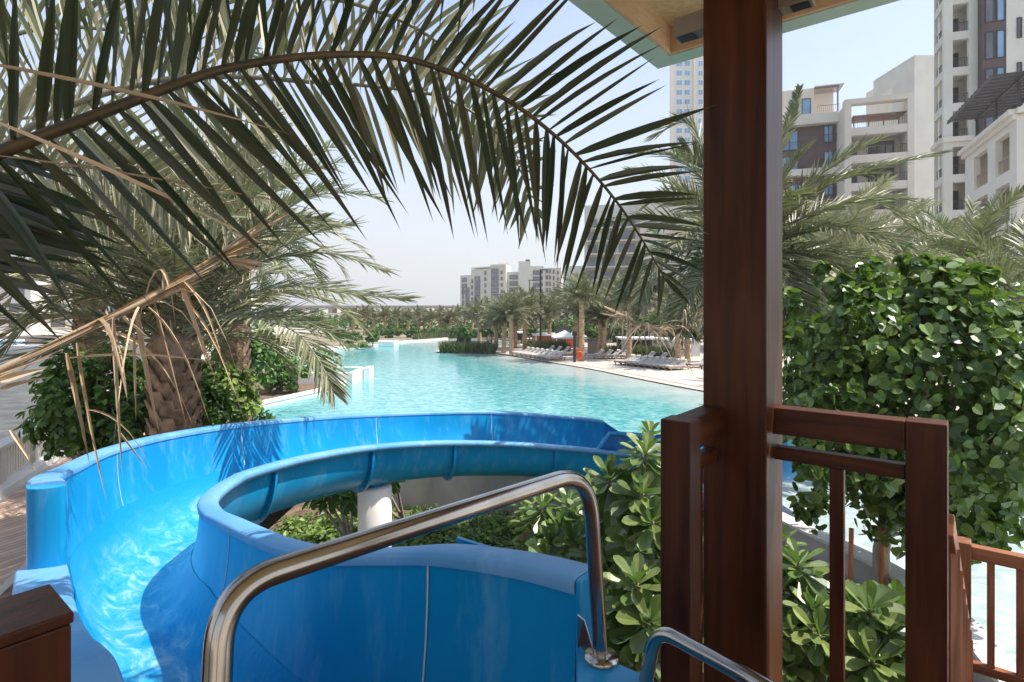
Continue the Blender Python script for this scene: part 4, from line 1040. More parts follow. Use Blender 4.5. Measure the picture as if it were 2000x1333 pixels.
simple_block('waterfront_building', 'cream low waterfront building behind the left palm trunk', 80, 262, 96, 560, 'cream', 3)
simple_block('waterfront_building', 'pale waterfront building left of the far bridge', 290, 470, 120, 572, 'cream_white', 3)
def boat(px, by, L_, label):
    p = gz(px, by, -1.5); t_ = thing('motor_boat', label, 'boat', p)
    b = MB(); rows = []
    for i in range(9):
        s_ = i / 8; w_ = .9 * (1 - max(0, (s_ - .45) / .55) ** 2.2) + .02; x = (s_ - .5) * L_
        rows.append([V((p.x + x, p.y - w_, p.z + .95 + .3 * s_)), V((p.x + x, p.y - w_ * .8, p.z + .2)), V((p.x + x, p.y, p.z - .1)), V((p.x + x, p.y + w_ * .8, p.z + .2)), V((p.x + x, p.y + w_, p.z + .95 + .3 * s_))])
    b.grid(rows); b.grid([[r_[0], r_[4]] for r_ in rows], False, True); b.build('hull', 'white', t_)
    b = MB(); b.obox((p.x, p.y, p.z + 1.1), V((1, 0, 0)), V((0, 1, 0)), Zv, (-L_ * .22, L_ * .12), (-.6, .6), (0, .75)); b.build('cabin', 'white', t_, .1)
    b = MB(); b.obox((p.x, p.y, p.z + 1.35), V((1, 0, 0)), V((0, 1, 0)), Zv, (-L_ * .2, L_ * .125), (-.62, .62), (0, .3)); b.build('window', 'glass_blue', t_)
boat(25, 694, 8, 'white motor boat with blue windows moored at the far left bank')
boat(185, 688, 7, 'small white boat moored behind the left shrub')

# ------------------------------------------------------------------ buildings
class Facade:
    """vertical plane through O running along u; boxes given by photo columns and heights"""
    def __init__(s, px, Y, u):
        s.O = V((X(px, Y), Y, 0)); s.u = V((u[0], u[1], 0)).normalized(); s.n = V((s.u.y, -s.u.x, 0))   # towards viewer
        if s.n.dot(-s.O) < 0: s.n = -s.n
    def U(s, px):
        k = (px - 1000) / F; return (k * s.O.y - s.O.x) / (s.u.x - k * s.u.y)
    def Z(s, px, py):
        p = s.O + s.u * s.U(px); return CH - (py - HZ) / F * p.y
    def b(s, mb, u0, u1, z0, z1, d0, d1): mb.obox(s.O, s.u, s.n, Zv, (u0, u1), (d0, d1), (z0, z1))
    def grid(s, mb, us, zs, u0, u1, z0, z1, d0=-.35, d1=0):
        """wall with rectangular openings: full-height piers plus spandrels"""
        last = u0
        for a, c in us: s.b(mb, last, a, z0, z1, d0, d1); last = c
        s.b(mb, last, u1, z0, z1, d0, d1)
        for a, c in us:
            lz = z0
            for e, g in zs: s.b(mb, a, c, lz, e, d0 + .003, d1 - .003); lz = g
            s.b(mb, a, c, lz, z1, d0 + .003, d1 - .003)
def rail(fc, u0, u1, z, d, parent, ht=1.05, n=None, m_='charcoal'):
    b = MB(); n = n or max(3, int((u1 - u0) / .22))
    fc.b(b, u0, u1, z + ht - .05, z + ht, d - .03, d + .03)
    for k in range(n + 1):
        u = u0 + (u1 - u0) * k / n; fc.b(b, u - .012, u + .012, z, z + ht - .05, d - .015, d + .015)
    b.build('railing', m_, parent)
def win(fc, u0, u1, z0, z1, parent, glass='glass_dark', d=-.12, frame='charcoal', split=1):
    b = MB(); q = .07
    fc.b(b, u0, u1, z0, z0 + q, d, d + .08); fc.b(b, u0, u1, z1 - q, z1, d, d + .08)
    for k in range(split + 1):
        u = u0 + (u1 - u0 - q) * k / split; fc.b(b, u, u + q, z0 + q, z1 - q, d, d + .08)
    o = b.build('window', frame, parent)
    b = MB(); fc.b(b, u0 + .01, u1 - .01, z0 + .01, z1 - .01, d - .03, d - .005); b.build('pane', glass, o)

# tower
fc = Facade(1308, 190, (1, 0)); t = thing('tower_block', 'tall pale residential tower with paired blue windows beside the post', 'building', fc.O)
u1 = fc.U(1475); zt = fc.Z(1308, 30)
b = MB(); dn = fc.n; uu = fc.u; o_ = fc.O
q4 = [o_, o_ + uu * u1, o_ + uu * (u1 + 2) - dn * 24, o_ + uu * 8.5 - dn * 24]
b.prism([(q.x, q.y) for q in q4], -2, zt); b.build('wall', 'tower_stone', t)
b = MB()
for pa, pb in ((1321, 1333), (1337, 1348.5), (1363, 1372), (1384, 1396), (1400, 1411)):
    pass
pitch = 18.7 / F * 190
for r_ in range(25):
    z0 = fc.Z(1308, 143.5 - 5.5) - r_ * pitch + pitch * 4 - 1.9
    if z0 < 6: break
    for pa, pb in ((1320.5, 1332.5), (1336, 1348), (1363, 1373)):
        ua, ub = fc.U(pa), fc.U(pb)
        b = MB(); fc.b(b, ua, ub, z0, z0 + 1.95, .0, .06); o = b.build('window', 'white', t)
        b = MB(); um = (ua + ub) / 2; fc.b(b, ua + .12, um - .05, z0 + .12, z0 + 1.83, .061, .10); fc.b(b, um + .05, ub - .12, z0 + .12, z0 + 1.83, .061, .10); b.build('pane', 'glass_blue', o)
b = MB()
for px in (1308, 1354): fc.b(b, fc.U(px), fc.U(px + 4), 0, zt, .001, .35)
b.build('pilaster', 'tower_stone', t)

# brown panelled block
fc = Facade(1500, 76, (.954, -.3)); t = thing('apartment_block', 'apartment block with brown panels in a white frame right of the post', 'building', fc.O)
U0 = 0; U1 = fc.U(1637); UF = fc.U(1649)
zf = fc.Z(1590, 229); zr = fc.Z(1590, 166); b = MB()
fc.b(b, U0, fc.U(1640), -2, zf - 1.0, -9, -.6); b.build('wall', 'brown_panel', t)
b = MB(); fc.b(b, U0, fc.U(1594), zf + .35, zr, -9, -1.2); fc.b(b, fc.U(1594) + .001, fc.U(1640), zf + .35, zr + .6, -9, -3.4); b.build('penthouse', 'cream', t)
b = MB(); fc.b(b, U0, UF - .02, zf - .999, zf + .34, -9, .5); b.build('upper_ledge', 'cream_white', t)
b = MB(); fc.b(b, fc.U(1636), UF, -2, zf - 1.0, -.59, .5); fc.b(b, fc.U(1636) + .01, UF + .4, -2, zf - 1.0, -9, -.6 + .01); b.build('frame_column', 'cream_white', t)
b = MB(); zl = fc.Z(1590, 336); fc.b(b, U0, fc.U(1636) - .001, zl - .5, zl + .4, -.59, .5); b.build('lower_ledge', 'cream_white', t)
for a, c in ((1545, 1561), (1569, 1587)): win(fc, fc.U(a), fc.U(c), fc.Z(1570, 231), fc.Z(1570, 188), t, 'glass_blue', -1.12, split=1)
for (pa, pb, ya, yb) in ((1611, 1629, 276, 243), (1611, 1629, 326, 294), (1528, 1560, 292, 254), (1528, 1560, 340, 305), (1611, 1629, 380, 348), (1540, 1570, 395, 360)):
    win(fc, fc.U(pa), fc.U(pb), fc.Z((pa + pb) / 2, ya), fc.Z((pa + pb) / 2, yb), t, 'glass_blue', -.55, split=2)
    b = MB(); rail(fc, fc.U(pa) - .1, fc.U(pb) + .6, fc.Z((pa + pb) / 2, ya) - .05, -.25, t)
b = MB()
for k in range(16): 
    fc.b(b, fc.U(1593) + k * .22, fc.U(1593) + k * .22 + .08, zr - .2, zr - .08, -3.3, -.2)
fc.b(b, fc.U(1593) - .1, fc.U(1640), zr - .5, zr - .25, -.35, -.2); fc.b(b, fc.U(1636), fc.U(1636) + .15, zf + .35, zr - .5, -.35, -.2); b.build('pergola', 'pergola_brown', t)
rail(fc, fc.U(1596), fc.U(1640), zf + .35, .1, t, m_='pergola_brown')

# white portal block
fc = Facade(1650, 70, (.95, -.31)); t = thing('apartment_block', 'apartment block with white portal frame and brown roof pergola', 'building', fc.O)
zt = fc.Z(1700, 190); b = MB()
fc.b(b, 0, fc.U(1663), -2, zt - .6, -10, 0); fc.b(b, fc.U(1773), fc.U(1786), -2, zt - .6, -4, 0); fc.b(b, -.001, fc.U(1786) + .001, zt - .599, zt, -1.2, .01); b.build('portal_frame', 'cream_white', t)
fh = 3.42; zs0 = fc.Z(1700, 248) - .9
for k in range(5):
    z = zs0 - fh * k
    b = MB(); fc.b(b, fc.U(1663) + .001, fc.U(1773) - .001, z, z + .95, -3.0, -.05); b.build('balcony_slab', 'cream_white', t)
    b = MB(); fc.b(b, fc.U(1663) + .001, fc.U(1773) - .001, z - fh + .95, z - .001, -3.4, -3.0); b.build('back_wall', 'cream', t)
    fl_ = z - fh + .95
    if k < 4:
        win(fc, fc.U(1709), fc.U(1762), fl_, fl_ + 2.2, t, 'glass_dark', -2.9, split=3)
        win(fc, fc.U(1667), fc.U(1686), fl_, fl_ + 1.9, t, 'glass_dark', -2.9, split=1)
        rail(fc, fc.U(1664), fc.U(1772), fl_, -.15, t)
b = MB(); z = zs0 + .95
for k in range(30): fc.b(b, fc.U(1668) + k * .2, fc.U(1668) + k * .2 + .09, z + 1.5, z + 1.62, -3.5, -.3)
fc.b(b, fc.U(1667), fc.U(1752), z + 1.3, z + 1.48, -.45, -.3)
for k in range(4): fc.b(b, fc.U(1668) + k * 1.6, fc.U(1668) + k * 1.6 + .12, z, z + 1.3, -.44, -.31)
b.build('pergola', 'pergola_brown', t)
rail(fc, fc.U(1664), fc.U(1772), z, -.2, t, m_='pergola_brown')

# plain stair towers behind
t = thing('apartment_block', 'plain windowless cream stair towers stepping up behind the portal block', 'building', at(1743, 600, 92))
def pbox(mb, px0, px1, Y, ty, dep): mb.box(X(px0, Y), X(px1, Y), Y, Y + dep, -2, CH - (ty - HZ) / F * Y)
b = MB(); pbox(b, 1752, 1790, 92, 146, 8); b.build('lower_tower', 'cream', t)
b = MB(); pbox(b, 1786, 1835, 88, 108, 10); b.build('upper_tower', 'cream_grey', t)
b = MB(); pbox(b, 1743, 1752.2, 93, 172, 6); b.build('side_wing', 'cream', t)

# tall balcony block (side face and front face)
t = thing('apartment_block', 'tall grey green apartment block with stacked recessed balconies', 'building', (39.85, 52, 0))
FH = 3.27
fF = Facade(1843, 52, (.95, -.31)); zc = [fF.Z(1876, 73) - FH * k for k in range(-3, 7)]
usF = [(fF.U(1861), fF.U(1892))]; zsF = [(z + .55, z + FH - .18) for z in sorted(zc)]
b = MB(); fF.grid(b, usF, zsF, 0, fF.U(1917), -2, fF.Z(1876, 73) + FH * 3.5, -.4, 0); b.build('front_wall', 'cream_grey', t)
fL = Facade(1843, 52, (.41, .91)); wL = fL.U(1824)
b = MB(); fL.grid(b, [(.45, wL - .3)], zsF, .405, wL, -2, fF.Z(1876, 73) + FH * 3.5, -.4, 0); b.build('side_wall', 'cream_grey', t)
b = MB(); fF.b(b, .45, fF.U(1917), -2, zc[0] + FH, -2.6, -2.2); b.build('back_wall', 'cream', t)
b = MB(); fL.b(b, .5, wL + 6, -2, zc[0] + FH, -3.2, -2.8); b.build('back_wall', 'cream', t)
for z in zc:
    fl_ = z + .55
    b = MB(); fF.b(b, .42, fF.U(1892) + .1, z, z + .30, -2.19, -.41); b.build('balcony_slab', 'cream_grey', t)
    if fl_ > 8:
        rail(fF, usF[0][0], usF[0][1], fl_ - .1, -.2, t, 1.0, 10)
        b = MB(); fF.b(b, fF.U(1878), fF.U(1892), fl_ - .25, fl_ + 2.1, -2.19, -2.1); b.build('balcony_door', 'charcoal', t)
        rail(fL, .45, wL - .3, fl_ - .1, -.2, t, 1.0, 10)
b = MB(); zq = fF.Z(1876, 277); fF.b(b, -.15, fF.U(1917), zq, zq + .45, .001, .28); fL.b(b, .0, wL, zq + .001, zq + .449, .001, .28); b.build('cornice', 'cream_white', t)
# brown glazed bay and plain wall
fB = Facade(1917, 50.5, (.95, -.31)); b = MB(); zt = 60
fB.b(b, 0, fB.U(1962), -2, 62, -3, .25); b.build('glazed_bay', 'brown_panel', t)
for z in zc[:8]:
    win(fB, fB.U(1921), fB.U(1940), z + .6, z + FH - .2, t, 'glass_dark', .26, split=1)
    win(fB, fB.U(1943), fB.U(1960), z + .6, z + FH - .2, t, 'glass_blue', .26, split=1)
b = MB(); fB.b(b, fB.U(1962) + .001, fB.U(2080), -2, 62, -3, .3); b.build('end_wall', 'cream_grey', t)
win(fB, fB.U(1982), fB.U(1992), fB.Z(1987, 78), fB.Z(1987, 38), t, 'glass_dark', .31)
win(fB, fB.U(1982), fB.U(1992), fB.Z(1987, 165), fB.Z(1987, 125), t, 'glass_dark', .31)

# lower wing with cornice running towards the viewer
fW = Facade(1885, 45, (-.42, -.907)); t = thing('apartment_block', 'lower cream wing with sloping looking cornice and dark canopy at right edge', 'building', fW.O)
zcw = fW.Z(1885, 303); uE = fW.U(1986)
us = [(fW.U(1902), fW.U(1929)), (fW.U(1944), fW.U(1978))]
zs = sorted([(zcw - .75 - 3.3 * k - 2.5, zcw - .75 - 3.3 * k) for k in range(4)])
b = MB(); fW.grid(b, us, zs, 0, uE, -2, zcw, -.4, 0); b.build('wall', 'cream_white', t)
b = MB(); fW.b(b, -.2, uE + .1, zcw + .001, zcw + .32, -1.5, .45); fW.b(b, -.2, uE + .05, zcw - .30, zcw, .001, .22); b.build('cornice', 'cream_white', t)
b = MB(); fW.b(b, 0, uE, -2, zcw, -2.8, -2.4); fW.b(b, 0.003, .3, -2, zcw - .003, -2.39, -.41); fW.b(b, us[0][1] + .15, us[0][1] + .35, -2, zcw - .003, -2.39, -.41); b.build('back_wall', 'cream', t)
for (a, c) in us:
    for (z0, z1) in zs:
        rail(fW, a, c, z0, -.2, t, 1.05, 12, 'fixture')
        b = MB(); fW.b(b, a, c, z0 - .2, z0 - .001, -2.39, -.41); b.build('balcony_slab', 'cream_grey', t)
fE = Facade(1986, (fW.O + fW.u * uE).y, (.9, -.35)); fE.O = fW.O + fW.u * uE
b = MB(); fE.b(b, 0.002, 4.5, -2, zcw, -1, .0); b.build('pier', 'cream_white', t)
b = MB(); fE.b(b, -.1, 4.7, zcw + .001, zcw + .32, -1, .4); b.build('pier_cornice', 'cream_white', t)
b = MB(); zp = zcw + 2.6
for k in range(14): fW.b(b, .6 + k * .72, 1.0 + k * .72, zp, zp + .12, -2.6, 1.3)
fW.b(b, .5, 10.8, zp - .12, zp - .001, 1.15, 1.3); fW.b(b, .5, 10.8, zp - .12, zp - .001, -2.4, -2.2); fW.b(b, .5, 10.8, zp - .10, zp - .002, -.6, -.45)
b.build('slatted_canopy', 'charcoal', t)
for uu in (.8, 5, 9): b = MB(); fW.b(b, uu, uu + .15, zcw + .32, zp - .12, -.6, -.45); b.build('canopy_post', 'charcoal', t)
b = MB(); fW.b(b, 0, 12, zcw + .3, zcw + 3.0, -4.5, -4.0); b.build('penthouse_wall', 'cream_white', t)
for k in range(4): b = MB(); fW.b(b, 1 + k * 2.6, 2.7 + k * 2.6, zcw + .32, zcw + 2.3, -3.99, -3.9); b.build('window', 'glass_dark', t)

# apartment block across the pool (centre)
t = thing('apartment_block', 'white and brown apartment block of eight storeys beyond the palm cluster', 'building', at(900, 600, 300))
Yb = 300
fA = Facade(899, Yb + 18, (.72, -.69))    # left wing, its shade put into the greyer wall colour
fA2 = Facade(958, fA.O.y + fA.u.y * fA.U(958), (.98, -.2))
zA = fA.Z(925, 527); fh = 3.35
def bodybox(fc, p0, p1, zt, dep, m_, nm='wall'):
    b = MB(); fc.b(b, fc.U(p0), fc.U(p1), -2, zt, -dep, 0); b.build(nm, m_, t)
bodybox(fA, 899, 920, fA.Z(910, 538), 14, 'cream_grey'); bodybox(fA, 920.3, 958, fA.Z(935, 526), 14, 'cream_grey')
fA2 = Facade(958.2, (fA.O + fA.u * fA.U(958.2)).y, (.98, -.2)); fA2.O = fA.O + fA.u * fA.U(958.2)
bodybox(fA2, 958.2, 988, fA2.Z(975, 520), 14, 'cream_white')
def wcol(fc, p0, p1, ytop, n, gl='glass_dark', hgt=2.1, m2='brown_panel'):
    for k in range(n):
        z1 = fc.Z((p0 + p1) / 2, ytop) - k * fh
        b = MB(); fc.b(b, fc.U(p0), fc.U(p1), z1 - hgt, z1, -.1, .15); o = b.build('window', m2, t)
        b = MB(); fc.b(b, fc.U(p0) + .25, fc.U(p1) - .25, z1 - hgt + .3, z1 - .25, .151, .2); b.build('pane', gl, o)
wcol(fA, 902, 912, 543, 3, hgt=2.5); wcol(fA, 903, 906, 563, 6, hgt=2.9); wcol(fA, 909, 917, 562, 6, hgt=3.2); wcol(fA, 920.5, 924, 546, 7, hgt=2.2)
wcol(fA, 927, 938, 540, 7, hgt=3.2); wcol(fA, 946, 950, 530, 8, hgt=2.0)
wcol(fA2, 959.5, 974, 525, 6, hgt=3.1); wcol(fA2, 978, 982, 529, 7, hgt=1.9)
b = MB(); fA.b(b, fA.U(921), fA.U(958), zA + .5, zA + 1.1, -14, .6); fA2.b(b, 0, fA2.U(988), fA2.Z(975, 520) + .001, fA2.Z(975, 520) + .8, -14, .5); b.build('cornice', 'cream_white', t)
b = MB(); b.box(X(972, 312), X(994, 312), 314, 324, 10, CH + 87 / F * 312); b.build('roof_house', 'cream', t)
fC = Facade(991, 300, (1, 0))
b = MB(); fC.b(b, fC.U(991), fC.U(1014), -2, fC.Z(1000, 531), -12, -2); b.build('wall', 'cream_grey', t)
b = MB(); fC.b(b, fC.U(1013), fC.U(1036), -2, fC.Z(1020, 511), -12, 0); b.build('wall', 'cream_grey', t)
b = MB(); fC.b(b, fC.U(1027), fC.U(1035), fC.Z(1020, 511) + .001, fC.Z(1020, 507), -8, -1); b.build('roof_house', 'charcoal', t)
b = MB(); fC.b(b, fC.U(1036) + .001, fC.U(1062), -2, fC.Z(1050, 520), -12, -1); b.build('wall', 'cream_grey', t)
fD = Facade(1062, 301, (.85, -.5)); b = MB(); fD.b(b, 0.01, fD.U(1096), -2, fD.Z(1075, 524), -10, 0); b.build('wall', 'cream_white', t)
def wcolC(fc, p0, p1, ytop, n, d, hgt=2.2, wide=False):
    for k in range(n):
        z1 = fc.Z((p0 + p1) / 2, ytop) - k * fh
        b = MB(); fc.b(b, fc.U(p0), fc.U(p1), z1 - hgt, z1, d, d + .2); o = b.build('window', 'brown_panel', t)
        b = MB(); fc.b(b, fc.U(p0) + .3, fc.U(p1) - .3, z1 - hgt + .4, z1 - .3, d + .201, d + .25); b.build('pane', 'glass_dark', o)
wcolC(fC, 995, 1011, 537, 6, -2, 2.4); wcolC(fC, 1041, 1056, 528, 7, -1, 2.5); wcolC(fC, 1057.5, 1060.5, 528, 7, -1, 1.8)
wcolC(fD, 1066, 1071, 526, 7, 0, 2.2); wcolC(fD, 1073, 1076, 526, 7, 0, 2.2); wcolC(fD, 1080, 1083, 528, 7, 0, 1.9); wcolC(fD, 1088, 1091.5, 530, 7, 0, 1.6)

# block behind the frond tip at the centre right
t = thing('apartment_block', 'grey block with balconies seen behind the drooping frond tip', 'building', at(1140, 600, 150))
fG = Facade(1100, 150, (.97, -.25)); b = MB(); fG.b(b, 0, fG.U(1140), -2, fG.Z(1120, 520), -12, 0); b.build('wall', 'cream_grey', t)
b = MB(); fG.b(b, fG.U(1140) + .001, fG.U(1250), -2, fG.Z(1190, 398), -12, -1.5); b.build('wall', 'cream_grey', t)
b = MB(); fG.b(b, fG.U(1250) + .001, fG.U(1420), -2, fG.Z(1300, 372), -12, .4); b.build('wall', 'cream', t)
for k in range(9):
    for (a, c) in ((1146, 1166), (1174, 1200), (1208, 1240)):
        z = fG.Z(1190, 425) - 3.4 * k
        b = MB(); fG.b(b, fG.U(a), fG.U(c), z - 2.4, z, -1.5, -1.3); o = b.build('window', 'recess', t); b = MB(); fG.b(b, fG.U(a) + .2, fG.U(c) - .2, z - 2.2, z - .2, -1.299, -1.2); b.build('pane', 'glass_dark', o)
    b = MB(); fG.b(b, fG.U(1142), fG.U(1249), fG.Z(1190, 425) - 3.4 * k - 2.9, fG.Z(1190, 425) - 3.4 * k - 2.5, -1.4, .3); b.build('balcony_slab', 'cream_white', t)
# more blocks hidden mostly by palms on the right
t = simple_block('apartment_block', 'cream block whose windows show between the palms right of the post', 1600, 1900, 100, 330, 'cream', 7)

# ------------------------------------------------------------------ nearby palms
random.seed(14)
tm, lm, rm = palm_mesh(3.3, 3.3, 46, 50, .52, .032, .30, .02, True, leaf='frond_mid', e_lo=.28, e_hi=1.5, LD=.35, avoid=-1.03)
place_parts('palm_tree', 'thick trunked date palm with drooping fronds left of the blue slide', 'palm tree', (-5.15, 8.6, .08), [('trunk', tm, 'palm_trunk'), ('crown', lm, 'frond_mid'), ('stalks', rm, 'frond_lit')])
def aimed(lm, rm, pts, nl, LL, LW, up=(0, 0, 1), rr=.02, sag=.4, fine=True):
    """a frond whose rachis follows given points"""
    P = [V(p) for p in cr([tuple(p) for p in pts], 8)]; n = len(P)
    rm.tube(P, [rr * (1.1 - .9 * i / (n - 1)) for i in range(n)], 6, False)
    for k in range(nl):
        s_ = .12 + .88 * (k + ru(-.2, .2)) / nl; f = min(max(s_, 0), .999) * (n - 1); i = int(f); q = P[i].lerp(P[i + 1], f - i); d = (P[i + 1] - P[i]).normalized()
        side = d.cross(V(up)).normalized(); u = side.cross(d)
        ll = LL * (.4 + .8 * math.sin(math.pi * min(1, .15 + s_ * .83)) ** .8) * ru(.88, 1.1); fa = 1.0 - .5 * s_ + ru(-.1, .1)
        for sg in (-1, 1):
            v_ = d * math.cos(fa) + side * sg * math.sin(fa) + u * ru(.0, .35)
            (blade if fine else strip)(lm, q, v_, u + side * ru(-.6, .6), ll, LW, sag * ru(.5, 1.3), PROF3, .3) if fine else strip(lm, q, v_, u + side * ru(-.6, .6), ll, LW, sag, 2)
# signature fronds of the left palm (extra fronds as parts)
cb = V((-5.15, 8.6, 3.6)); left_palm = [o for o in bpy.data.objects if o.name.startswith('palm_tree') and o.get('label', '').startswith('thick trunked')][0]
for pts in ([cb, at(430, 600, 8.0), at(560, 560, 7.6), at(690, 575, 7.3), at(795, 585, 7.2)],
            [cb, at(420, 560, 8.0), at(520, 510, 7.8), at(640, 495, 7.8), at(752, 530, 7.6)],
            [cb, at(440, 620, 7.8), at(560, 640, 7.2), at(620, 700, 6.9), at(650, 765, 6.8)],
            [cb, at(380, 560, 8.0), at(440, 480, 7.8), at(560, 430, 7.6), at(650, 440, 7.6)],
            [cb, at(440, 600, 8.2), at(540, 570, 8.5), at(640, 590, 8.8), at(712, 640, 9.0)],
            [cb, at(260, 560, 8.0), at(190, 490, 7.8), at(120, 470, 7.6), at(20, 520, 7.4)],
            [cb, at(250, 600, 7.8), at(170, 580, 7.4), at(90, 600, 7.2), at(10, 680, 7.0)],
            [cb, at(310, 520, 8.2), at(290, 420, 8.2), at(330, 340, 8.2), at(420, 330, 8.0)],
            [cb, at(330, 500, 8.2), at(380, 400, 8.2), at(480, 380, 8.2), at(560, 420, 8.0)]):
    l2 = MB(); r2 = MB(); aimed(l2, r2, pts, 58, .50, .034, (0, -.25, 1), .018, .3)
    l2.v = [(x - left_palm.location.x, y - left_palm.location.y, z - left_palm.location.z) for x, y, z in l2.v]
    r2.v = [(x - left_palm.location.x, y - left_palm.location.y, z - left_palm.location.z) for x, y, z in r2.v]
    me = l2.mesh('frond'); me.materials.append(M['frond_mid']); o = bpy.data.objects.new('frond', me); COL.objects.link(o); o.parent = left_palm
    me = r2.mesh('rachis'); me.materials.append(M['frond_lit']); r_ = bpy.data.objects.new('rachis', me); COL.objects.link(r_); r_.parent = o
# second palm further left
tm, lm, rm = palm_mesh(4.5, 3.0, 44, 40, .5, .036, .26, .02, False, 3, leaf='frond_lit', e_lo=.15, LD=.35)
place_parts('palm_tree', 'pale sunlit date palm at the left edge behind the big fronds', 'palm tree', (-9.75, 13.0, .1), [('trunk', tm, 'palm_trunk'), ('crown', lm, 'frond_lit'), ('stalks', rm, 'frond_lit')])
tm, lm, rm = palm_mesh(5.6, 3.4, 46, 40, .5, .036, .26, .02, False, 3, leaf='frond_lit', e_lo=-.2, LD=.35)
place_parts('palm_tree', 'tall pale palm whose sunlit crown fills the sky behind the dark frond', 'palm tree', (-6.6, 13.5, .1), [('trunk', tm, 'palm_trunk'), ('crown', lm, 'frond_lit'), ('stalks', rm, 'frond_lit')])
tm, lm, rm = palm_mesh(1.25, 1.4, 16, 24, .34, .035, .19, .014, False, leaf='frond_mid')
place_parts('palm_tree', 'short young palm with ringed trunk beside the left pool edge', 'palm tree', (X(518, 27), 27, .1), [('trunk', tm, 'palm_trunk_far'), ('crown', lm, 'frond_mid')])
# right side palms
random.seed(5)
def rpalm(px, Y, cy, L_, nf, lab, mt='frond_mid', z0=.1, fine=False, nl=46, seed=1, LW=.042):
    random.seed(seed); H = CH - (cy - HZ) / F * Y - z0 - .3
    tm, lm, rm = palm_mesh(H, L_, nf, nl, .5, LW, .26, .02, fine, 3, e_lo=-.8, e_hi=1.45, LD=.35)
    return place_parts('palm_tree', lab, 'palm tree', (X(px, Y), Y, z0), [('trunk', tm, 'palm_trunk'), ('crown', lm, mt), ('stalks', rm, 'frond_lit')])
rp1 = rpalm(1470, 10.4, 500, 2.6, 50, 'large date palm whose crown spreads on both sides of the tall post', 'frond_mid', .2, True, 52, 12)
rpalm(1610, 14.5, 545, 2.9, 46, 'date palm with pale tangled fronds behind the round leaved tree', 'frond_lit', .05, False, 44, 13, .04)
rpalm(1900, 17, 535, 2.9, 46, 'date palm at right above the round leaved tree', 'frond_mid', .05, False, 40, 14, .045)
rpalm(2010, 14, 590, 2.8, 40, 'date palm cut by the right edge of the photo', 'frond_mid', .05, False, 40, 15, .04)
rpalm(1750, 23, 520, 3.2, 40, 'date palm farther back between post and right palms', 'frond_far', .05, False, 34, 16, .05)
rpalm(1640, 30, 500, 3.2, 36, 'distant date palm before the portal block', 'frond_far', .05, False, 30, 17, .06)
rpalm(1840, 31, 500, 3.2, 36, 'distant date palm before the tall balcony block', 'frond_far', .05, False, 30, 18, .06)
l2 = MB(); r2 = MB(); cb = V((X(1470, 10.4), 10.4, CH + 130 / F * 10.4))
for pts in ([cb, at(1560, 400, 10), at(1640, 345, 9.8), at(1740, 320, 9.6), at(1840, 300, 9.6)],
            [cb, at(1560, 430, 9.6), at(1640, 400, 9.2), at(1720, 400, 9), at(1790, 450, 9)],
            [cb, at(1500, 330, 10), at(1530, 270, 10), at(1548, 220, 10), at(1562, 170, 10)],
            [cb, at(1400, 380, 10), at(1340, 320, 9.8), at(1290, 300, 9.6), at(1240, 300, 9.4)],
            [cb, at(1390, 330, 10), at(1360, 260, 10), at(1330, 240, 10), at(1275, 270, 10)],
            [cb, at(1380, 460, 9.8), at(1320, 480, 9.4), at(1270, 540, 9.2), at(1250, 600, 9)],
            [cb, at(1400, 520, 9.8), at(1360, 560, 9.4), at(1335, 600, 9.2), at(1325, 650, 9)]):
    l2 = MB(); r2 = MB(); aimed(l2, r2, pts, 58, .48 if pts[-1].z < 7.8 else .2, .034, (0, -.2, 1), .018, .3)
    for mb_ in (l2, r2): mb_.v = [(x - rp1.location.x, y - rp1.location.y, z - rp1.location.z) for x, y, z in mb_.v]
    me = l2.mesh('frond'); me.materials.append(M['frond_mid']); o = bpy.data.objects.new('frond', me); COL.objects.link(o); o.parent = rp1
    me = r2.mesh('rachis'); me.materials.append(M['frond_lit']); r_ = bpy.data.objects.new('rachis', me); COL.objects.link(r_); r_.parent = o

